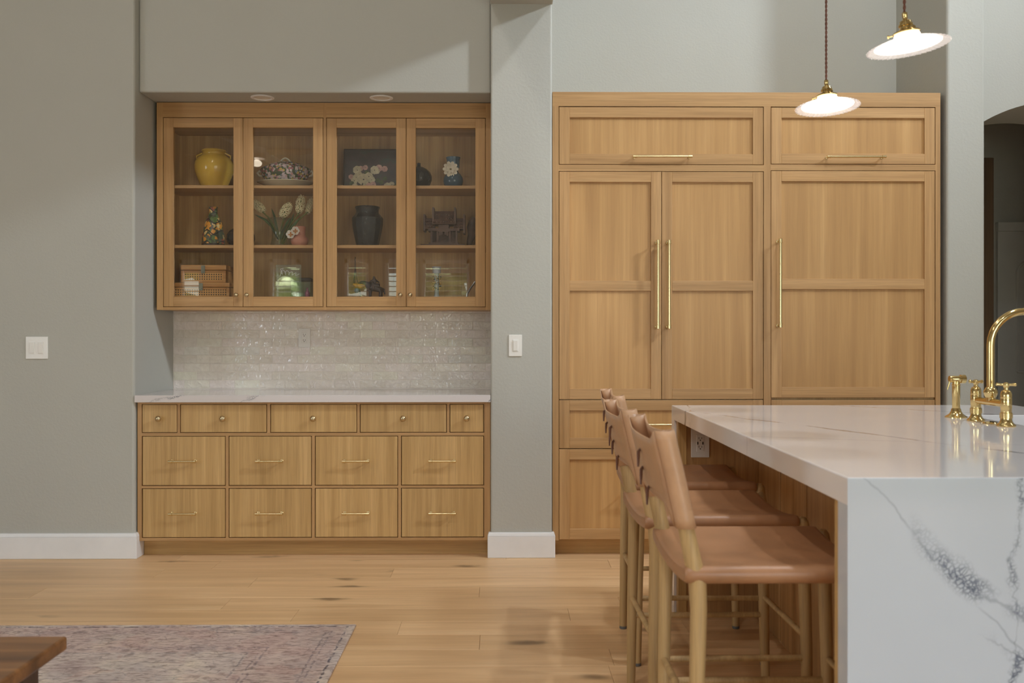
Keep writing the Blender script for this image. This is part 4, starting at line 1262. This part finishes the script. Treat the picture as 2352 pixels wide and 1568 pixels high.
p = prof_px(563, [(557,25.5),(545,25.5),(530,23.5),(515,20.5),(503,16.5),(495,12.5),(490.5,9.8)])
MB().lathe(p, (x, YO, SH2), 36).build('body', M_FOLK, t)
MB().lathe(prof_px(563, [(563,24),(562,26),(558,26.5),(556.8,25.5)]), (x, YO, SH2), 36).build('foot_band', M_DKCLAY, t)
MB().lathe(inner(prof_px(563, [(490.7,10.2),(489,10.2),(488.5,9.4),(475,9.2),(474,10),(472,10)]), 0.003, 0.1), (x, YO, SH2), 28).build('neck', M_FOLK, t)
x = O(553, 5.80)
p = prof_px(563, [(563,18),(562,20),(552,29),(543,32),(533,31),(524,25),(519,17),(517,12)], 5.80)
tag(MB().lathe(inner(p), (0, 0, 0), 36).build('dark_round_pot', M_DKCLAY), 'dark round pot half hidden behind the meeting door stiles', 'pot').location = (x, 5.80, SH2)

# glass vase with hyacinths
x = O(641)
t = thing('flower_vase', (x, YO, SH2), 'clear glass vase of cream hyacinths and green leaves', 'vase')
p = prof_px(563, [(563,19),(561,20.5),(552,18),(543,16),(533,15),(522,17.5),(510,22.5),(500,27),(498,27.5)])
MB().lathe(p, (x, YO, SH2), 32, mod=lambda r, h, a: r*(1+0.03*math.cos(10*a))).build('glass', M_VGLASS, t)
M_STEM = plain('green_stem', S(112,120,50,1.1), 0.5, var=0.2, nscale=20)
M_LEAF = plain('green_leaf', S(74,96,44,1.1), 0.45, var=0.25, nscale=20)
M_HYA = plain('cream_petals', S(214,204,166,1.4), 0.6, var=0.1, nscale=80)
def w_(px, py, dy=0.0): return Vector((O(px), YO+dy, SH2 + (563-py)*k_()))
stems = [((645,550),(632,520),(617,495),(604,483)), ((642,555),(645,525),(650,505),(656,490)), ((646,555),(662,520),(675,500),(690,480)), ((648,556),(668,525),(685,500),(706,482))]
sm_ = MB()
for i, s in enumerate(stems):
    sm_.tube([w_(*q, dy=(i-1.5)*0.008) for q in s], 0.0042, 8)
sm_.build('stems', M_STEM, t)
for pts, wd, dy in ((((638,545),(624,515),(608,500),(584,488)), 7, 0.012), (((640,545),(632,510),(628,490),(622,474)), 5.5, 0.018), (((648,545),(662,520),(668,505),(674,485)), 7.5, 0.014), (((644,550),(650,528),(660,508),(668,494)), 6, -0.01), (((650,548),(672,515),(680,505),(690,494)), 6, 0.006)):
    rows_ = []
    P_ = [w_(*q, dy=dy) for q in pts]
    fine_ = []
    for a, b in zip(P_, P_[1:]):
        for k in range(4): fine_.append(a.lerp(b, k/4))
    fine_.append(P_[-1])
    for i, c in enumerate(fine_):
        q = i/(len(fine_)-1)
        ww = wd*k_()*(math.sin(pi*(0.15+0.85*q))**0.7 if q < 1 else 0.02)*0.5
        tg = (fine_[min(i+1, len(fine_)-1)] - fine_[max(i-1, 0)]).normalized()
        nn = Vector((tg.z, 0, -tg.x))
        rows_.append([tuple(c - nn*ww), tuple(c + Vector((0, 0.004, 0))), tuple(c + nn*ww)])
    MB().sheet(rows_).build('leaf', M_LEAF, t, solid=0.001)
for (px, py), (dxp, dyp), hl, wr, dy in (((594,470),(-0.6,-0.5),18,13,0.0), ((658,480),(0.35,-0.5),19,15,-0.02), ((690,466),(0.15,-1),21,14,-0.005), ((709,468),(0.3,-1),19,10,0.03)):
    mb = MB()
    c = w_(px, py, dy)
    ax_ = Vector((dxp, 0, -dyp)).normalized()
    sd = Vector((-ax_.z, 0, ax_.x))
    n = 30
    for k in range(n):
        u = -1 + 2*(k+0.5)/n
        rr = wr*k_()*math.sqrt(max(0.05, 1-(u*0.92)**2))*0.75
        a = k*2.4
        dirn = (sd*math.cos(a) + Vector((0, 1, 0))*math.sin(a) + ax_*0.35*u).normalized()
        pos = c + ax_*(u*hl*0.8*k_()) + dirn*rr
        z = dirn; xa = z.orthogonal().normalized(); yb_ = z.cross(xa)
        M = Matrix((xa, yb_, z)).transposed()
        flower(mb, pos, R.uniform(5.5, 7.5)*k_(), 6, 0, -0.25, 0.13, M)
    mb.tube([c-ax_*hl*0.9*k_(), c+ax_*hl*0.8*k_()], 0.004, 6, 1)
    mb.build('hyacinth_bloom', [M_HYA, M_STEM], t)

# pink vase with an orchid
M_PINK = plain('matte_pink_clay', S(186,128,108,1.15), 0.55, var=0.05)
x = O(688, 5.70)
t = thing('pink_vase', (x, 5.70, SH2), 'small matte pink vase with a white orchid bloom on its shoulder', 'vase')
p = prof_px(563, [(563,14),(561,16),(555,19),(549,20),(544,18.5),(540,14.5),(537,13.2),(528,13.2),(520,14.2),(518,14.6)], 5.70)
MB().lathe(inner(p), (x, 5.70, SH2), 32).build('body', M_PINK, t)
mb = MB()
M_ORW = plain('white_orchid', S(214,206,194,1.1), 0.5, var=0.05, nscale=60); M_ORO = plain('orange_lip', S(176,112,44,1.1), 0.5, var=0.15, nscale=60)
for px, py, r in ((668,537,10),(679,529,10)):
    c = Vector((O(px, 5.66), 5.655, SH2 + (563-py)/SC(5.66)))
    flower(mb, c, r/SC(5.66), 6, 0, 0.2, 0.42)
    flower(mb, c+Vector((0.002, -0.006, -0.002)), r*0.55/SC(5.66), 4, 1, 0.4, 0.3)
mb.build('orchid', [M_ORW, M_ORO], t)

# faceted black urn
M_BLK = plain('black_textured_glaze', S(30,30,29), 0.10, var=0.25, nscale=60, bump=0.6)
x = O(844)
t = thing('black_urn', (x, YO, SH2), 'tall black faceted urn with a flared mouth', 'urn')
p = prof_px(563, [(563,23),(562,25),(548,28.5),(530,32.5),(512,35.5),(500,36),(497,35.6),(488.5,28.5)])
MB().lathe(p, (x, YO, SH2), 14, smooth=False).build('body', M_BLK, t)
MB().lathe(inner(prof_px(563, [(488.5,28),(485,26),(480,25.5),(475,27),(472.5,28.5),(471,28)]), 0.005, 0.2), (x, YO, SH2), 40).build('neck', M_BLK, t)

# carved wooden gatehouse
M_CARVE = plain('dark_carved_wood', S(96,68,54), 0.5, var=0.2, nscale=30, bump=0.2)
x = O(1020)
t = thing('wooden_gatehouse', (x, YO, SH2), 'dark carved wooden model gatehouse with stepped tiled roofs', 'model house')
q = k_()
def gb(mb, px0, px1, py0, py1, y0, y1): mb.box(O(px0), O(px1), YO+y0, YO+y1, SH2+(563-py1)*q, SH2+(563-py0)*q)
mb = MB(); gb(mb, 968, 1068, 558.5, 563, -0.07, 0.07); gb(mb, 986, 1054, 554, 558.5, -0.055, 0.055); mb.build('plinth', M_CARVE, t)
mb = MB(); gb(mb, 991, 1050, 528, 554, 0.0, 0.04)
mb.build('walls', M_CARVE, t)
for a in (992, 1006, 1034, 1049):
    mb = MB(); gb(mb, a-2, a+2, 528, 554, -0.045, -0.034); mb.build('pillar', M_CARVE, t)
mb = MB(); gb(mb, 985, 1008, 522, 528, -0.055, 0.045); gb(mb, 1032, 1056, 522, 528, -0.055, 0.045); gb(mb, 1008, 1032, 514, 530, -0.05, 0.04); mb.build('lintel', M_CARVE, t)
mb = MB()
for a, b in ((1009, 1013.5), (1013.5, 1018), (1022, 1026.5), (1026.5, 1031)):
    gb(mb, a, b, 530, 534 + abs(((a+b)/2)-1020)*0.55, -0.048, -0.04)
mb.build('arch_valance', M_CARVE, t)
for px0, px1, pa, pb, deep in ((977, 999, 497, 523, 0.05), (1043, 1066, 497, 523, 0.05), (996, 1046, 481, 513, 0.06)):
    mb = MB()
    z1_ = SH2+(563-pa)*q; z0_ = SH2+(563-pb)*q
    vv = [(O(px0),YO-deep,z0_),(O(px1),YO-deep,z0_),(O(px1),YO+deep,z0_),(O(px0),YO+deep,z0_),(O(px0),YO-0.006,z1_),(O(px1),YO-0.006,z1_),(O(px1),YO+0.006,z1_),(O(px0),YO+0.006,z1_)]
    mb.add(vv, [(0,3,2,1),(4,5,6,7),(0,1,5,4),(1,2,6,5),(2,3,7,6),(3,0,4,7)])
    ro = mb.build('roof', M_CARVE, t)
    tl = MB()
    for rr_ in range(3):
        n = max(3, int((px1-px0)/5.5))
        for c in range(n):
            px = px0 + (c+0.5+(0.5 if rr_ % 2 else 0)*0)*(px1-px0)/n
            fz = 0.12 + rr_*0.27
            tl.ball((O(px), YO-deep+(deep-0.006)*fz-0.002, z0_+(z1_-z0_)*(fz+0.06)), 2.6*q, 8, 5, s=(1, 0.7, 0.8))
    tl.build('roof_scallops', M_CARVE, ro)
for px, pa, pb in ((976, 490, 528), (1066.5, 490, 533), (996, 474, 512), (1046, 474, 512)):
    mb = MB(); gb(mb, px-2, px+2, pa, pb, -0.052, 0.052); mb.build('gable_board', M_CARVE, t)
# dark carving at the right edge
x = O(1086)
mb = MB().tube([(x-10*q, YO+0.06, SH2+0.001), (x-8*q, YO+0.06, SH2+16*q), (x-2*q, YO+0.06, SH2+32*q), (x-3*q, YO+0.06, SH2+48*q), (x-1*q, YO+0.06, SH2+62*q), (x+1*q, YO+0.06, SH2+72*q)], [0.014, 0.018, 0.026, 0.03, 0.024, 0.008], 12)
mb.tube([(x+1*q, YO+0.06, SH2+28*q), (x+8*q, YO+0.05, SH2+36*q), (x+9*q, YO+0.05, SH2+48*q)], [0.014, 0.012, 0.005], 10)
mb.tube([(x-10*q, YO+0.06, SH2), (x+6*q, YO+0.06, SH2), (x+6*q, YO+0.06, SH2+0.010)], [0.016, 0.016, 0.012], 8)
tag(mb.build('wood_carving', M_CARVE), 'dark brown curved wood carving, middle shelf, right of the gatehouse', 'carving')

# bottom shelf
def cane():
    t = NT('woven_cane')
    v = t.coord('Object'); s = t.scale(v, (1/(5.3*k_()),)*3)
    fr = t.xyz(t.n('ShaderNodeVectorMath', operation='FRACTION').outputs[0])
    fn = [n for n in t.t.nodes if n.type == 'VECT_MATH'][-1]; t.l(s, fn.inputs[0])
    dx = t.math('ABSOLUTE', t.math('SUBTRACT', fr[0], 0.5)); dz_ = t.math('ABSOLUTE', t.math('SUBTRACT', fr[2], 0.5))
    h = t.maprange(t.math('MAXIMUM', dx, dz_), 0.30, 0.22)
    t.set(t.mix(h, S(184,136,74,1.1), S(52,36,20)), 0.5)
    return t.m
M_CANE = cane()
M_BAMBOO = wood('honey_bamboo', [S(150,98,44), S(184,130,68), S(206,156,92)], 'x', across=30, along=2, rough=0.35)
YX = 5.70
def cane_box(label, px0, px1, pt, pb, z0, clasp_px):
    q = 1/SC(YX)
    x0, x1 = O(px0, YX), O(px1, YX); h = (pb-pt)*q; z1 = z0+h
    t = thing('cane_box', ((x0+x1)/2, YX, z0), label, 'box', 'stacked cane boxes')
    y0, y1 = YX-0.075, YX+0.12
    zs_ = z1 - h*0.30
    b = MB().box(x0+0.004, x1-0.004, y0+0.004, y1-0.004, z0+0.001, zs_-0.002)
    bo = b.build('body', M_BAMBOO, t)
    fm = MB().box(x0, x0+0.018, y0, y1, z0, zs_-0.001).box(x1-0.018, x1, y0, y1, z0, zs_-0.001).box(x0+0.018, x1-0.018, y0, y0+0.012, z0, z0+0.012).box(x0+0.018, x1-0.018, y0, y0+0.012, zs_-0.013, zs_-0.001)
    fm.build('box_frame', M_BAMBOO, bo, 0.002, 1)
    MB().box(x0+0.018, x1-0.018, y0+0.002, y0+0.0038, z0+0.012, zs_-0.013).build('cane_panel', M_CANE, bo)
    MB().box(x0-0.002, x1+0.002, y0-0.002, y1, zs_+0.001, z1).build('lid', M_BAMBOO, t, 0.005, 2)
    cx = O(clasp_px, YX)
    MB().box(cx-0.011, cx+0.011, y0-0.006, y0-0.0025, zs_-0.018, z1-0.003).lathe([(0.006, 0), (0.006, -0.004)], (cx, y0-0.006, zs_-0.006), 12, axis='y').build('clasp', plain('grey_clasp', S(120,120,104), 0.35, 0.6), t)
    return z1
zz = cane_box('wide honey-coloured cane box, lower of the two stacked boxes', 405, 535, 648, 683, FLZ, 471)
cane_box('smaller cane box with a metal clasp on top of the wide one', 425, 527, 607, 647, zz, 476)

YG = 5.72
def G(px, py, dy=0.0): return Vector((O(px, YG+dy), YG+dy, FLZ + (684-py)/SC(YG+dy)))
qg = 1/SC(YG)
# clear block with white script strokes, glass case, tray, pink bottle
t = thing('glass_plaque', (O(662, YG), YG, FLZ), 'clear upright glass plaque with white script strokes', 'plaque')
a, b = G(634, 684), G(692, 606)
MB().box(a.x, b.x, YG-0.006, YG+0.006, FLZ, b.z).build('glass', M_VGLASS, t)
M_WHT = plain('white_lettering', (0.8, 0.8, 0.78, 1), 0.5, var=0.0)
wr = MB()
sc_pts = []
for i in range(61):
    u = i/60
    px = 645 + 42*u + 2.2*math.sin(u*34)
    py = 622 + 7*u + (6.5-4.5*u)*math.sin(u*30)
    p_ = G(px, py); sc_pts.append((p_.x, YG-0.008, p_.z))
wr.tube(sc_pts, 0.0016, 5)
wr.tube([tuple(G(644, 633))[:1] + (YG-0.008, G(644, 633).z), (G(647, 622).x, YG-0.008, G(647, 622).z), (G(645, 616).x, YG-0.008, G(645, 616).z), (G(652, 614).x, YG-0.008, G(652, 614).z)], 0.002, 5)
wr.build('script', M_WHT, t)
gc = thing('glass_case', (O(692, 5.80), 5.80, FLZ), 'small clear glass case holding up a dark brown tray', 'case')
mb = MB(); xa, xb = O(672, 5.80), O(716, 5.80); zc = FLZ + 40/SC(5.8)
mb.box(xa, xb, 5.755, 5.757, FLZ, zc).box(xa, xb, 5.853, 5.855, FLZ, zc).box(xa, xa+0.002, 5.757, 5.853, FLZ, zc).box(xb-0.002, xb, 5.757, 5.853, FLZ, zc)
mb.build('glass', M_VGLASS, gc)
tag(MB().box(xa-0.004, xb+0.002, 5.752, 5.858, zc+0.0005, zc+0.022).build('brown_tray', M_DKCLAY, bevel=0.004), 'dark brown shallow box lying on the glass case', 'box')
bt = MB().lathe([(0.012, 0), (0.014, 0.002), (0.014, 0.035), (0.006, 0.048), (0.005, 0.060), (0.006, 0.061), (0.006, 0.064), (0.0005, 0.0645)], (O(706, 5.69), 5.69, FLZ), 18)
tag(bt.build('pink_bottle', plain('pink_glass', S(140,84,104), 0.1, var=0.1)), 'tiny pink bottle in front of the glass case', 'bottle')

# ornament with a thin mast
t = thing('mast_ornament', (O(822, YG), YG, FLZ), 'small ornament with thin dark mast, yellow body and blue ball', 'ornament')
mb = MB()
mb.tube([G(816, 588), G(815.5, 630), G(814, 652)], 0.0022, 6).tube([G(816, 610), G(820, 640), G(824, 652)], 0.0016, 6).tube([G(816, 612), G(811, 652)], 0.0016, 6)
mb.build('mast', M_DARKMETAL, t)
MB().tube([G(811, 651), G(818, 654), G(830, 655), G(838, 653), G(842, 650)], [0.008, 0.013, 0.015, 0.011, 0.003], 12).build('yellow_body', plain('yellow_orange_lacquer', S(206,150,40,1.1), 0.3, var=0.3, nscale=40), t)
MB().ball(G(819, 665), 0.015, 14, 10).build('blue_ball', plain('blue_lacquer', S(90,106,132), 0.3), t)
MB().tube([G(824, 656), G(827, 670), G(829, 683.5)], 0.004, 8).tube([G(812, 682.6), G(838, 682.6)], 0.0055, 8).build('stand', M_DARKMETAL, t)

# bronze rider on an animal
M_BRZ = plain('dark_bronze', S(72,60,54), 0.4, 0.3, var=0.2, nscale=40)
t = thing('rider_figurine', (O(856, YG), YG, FLZ), 'dark bronze figurine of a rider sitting on a four-legged animal', 'figurine')
def skin(name, pts, edges, rad, parent, mat):
    me = bpy.data.meshes.new(name)
    off = Vector(ORG[parent.name])
    me.from_pydata([tuple(Vector(p)-off) for p in pts], edges, [])
    o = bpy.data.objects.new(name, me); COL.objects.link(o); o.parent = parent; ORG[o.name] = tuple(off)
    me.materials.append(mat)
    m = o.modifiers.new('skin', 'SKIN'); m.use_smooth_shade = True
    sv = me.skin_vertices[0].data if me.skin_vertices else None
    if sv is None:
        bm = bmesh.new(); bm.from_mesh(me); bm.verts.layers.skin.verify(); bm.to_mesh(me); bm.free(); sv = me.skin_vertices[0].data
    for i, r in enumerate(rad):
        sv[i].radius = (r, r); sv[i].use_root = (i == 0)
    s = o.modifiers.new('sub', 'SUBSURF'); s.levels = 1; s.render_levels = 2
    return o
pts = [G(862,657), G(848,655), G(876,657), G(840,648), G(831,646), G(824,650), G(851,668,-0.014), G(850,683,-0.016), G(851,668,0.016), G(849,683,0.018), G(874,669,-0.014), G(872,683,-0.016), G(875,669,0.016), G(877,683,0.018), G(882,662), G(884,674)]
ed = [(0,1),(0,2),(1,3),(3,4),(4,5),(1,6),(6,7),(1,8),(8,9),(2,10),(10,11),(2,12),(12,13),(2,14),(14,15)]
skin('animal', pts, ed, [0.025,0.024,0.024,0.014,0.012,0.007,0.010,0.007,0.010,0.007,0.011,0.007,0.011,0.007,0.006,0.004], t, M_BRZ)
pts = [G(861,652), G(860,643), G(859,637), G(859,632), G(853,643,-0.01), G(848,647,-0.012), G(866,643,0.01), G(872,647,0.012), G(858,655,-0.022), G(857,664,-0.026), G(858,655,0.022), G(857,664,0.026)]
ed = [(0,1),(1,2),(2,3),(1,4),(4,5),(1,6),(6,7),(0,8),(8,9),(0,10),(10,11)]
skin('rider', pts, ed, [0.012,0.012,0.006,0.010,0.006,0.004,0.006,0.004,0.007,0.005,0.007,0.005], t, M_BRZ)

# beaded vase
x = O(1003, YG)
t = thing('beaded_vase', (x, YG, FLZ), 'slim white vase wrapped in a collar of gold beads, bottom shelf right', 'vase')
p = prof_px(684, [(684,10),(683,10.5),(680,7),(672,5),(650,5.5),(634,5),(626,5.5),(618,8),(610.5,11)], YG)
MB().lathe(inner(p, 0.003, 0.2), (x, YG, FLZ), 24).build('body', plain('pale_blue_white_glaze', S(168,174,178,1.1), 0.15, var=0.05), t)
mb = MB()
for k in range(120):
    a = R.uniform(0, 2*pi); pz = R.uniform(632, 669); rr = (8.6+R.uniform(-1.0, 1.4))*qg
    mb.ball((x+rr*math.cos(a), YG+rr*math.sin(a), FLZ+(684-pz)*qg), R.uniform(0.003, 0.0045), 6, 5, R.choice((0, 0, 1)))
bd = mb.build('bead_collar', [plain('gold_bead', S(190,154,100,1.2), 0.25, 0.4, var=0.2), plain('dark_bead', S(70,52,44), 0.3)], t); bd['kind'] = 'stuff'
# silvery easel
mb = MB().tube([G(1072, 683.5), G(1073, 672), G(1081, 659), G(1090, 646), G(1092, 644)], [0.006, 0.007, 0.006, 0.005, 0.004], 8)
mb.tube([G(1091, 646, 0.0), G(1093, 660, 0.02), G(1095, 683.5, 0.04)], 0.0035, 8).tube([G(1073, 682), G(1094, 683.3)], 0.004, 8)
tag(mb.build('metal_easel', plain('silver_metal', S(150,146,142), 0.25, 0.8), None), 'small silvery bent metal easel in the bottom right corner', 'easel')
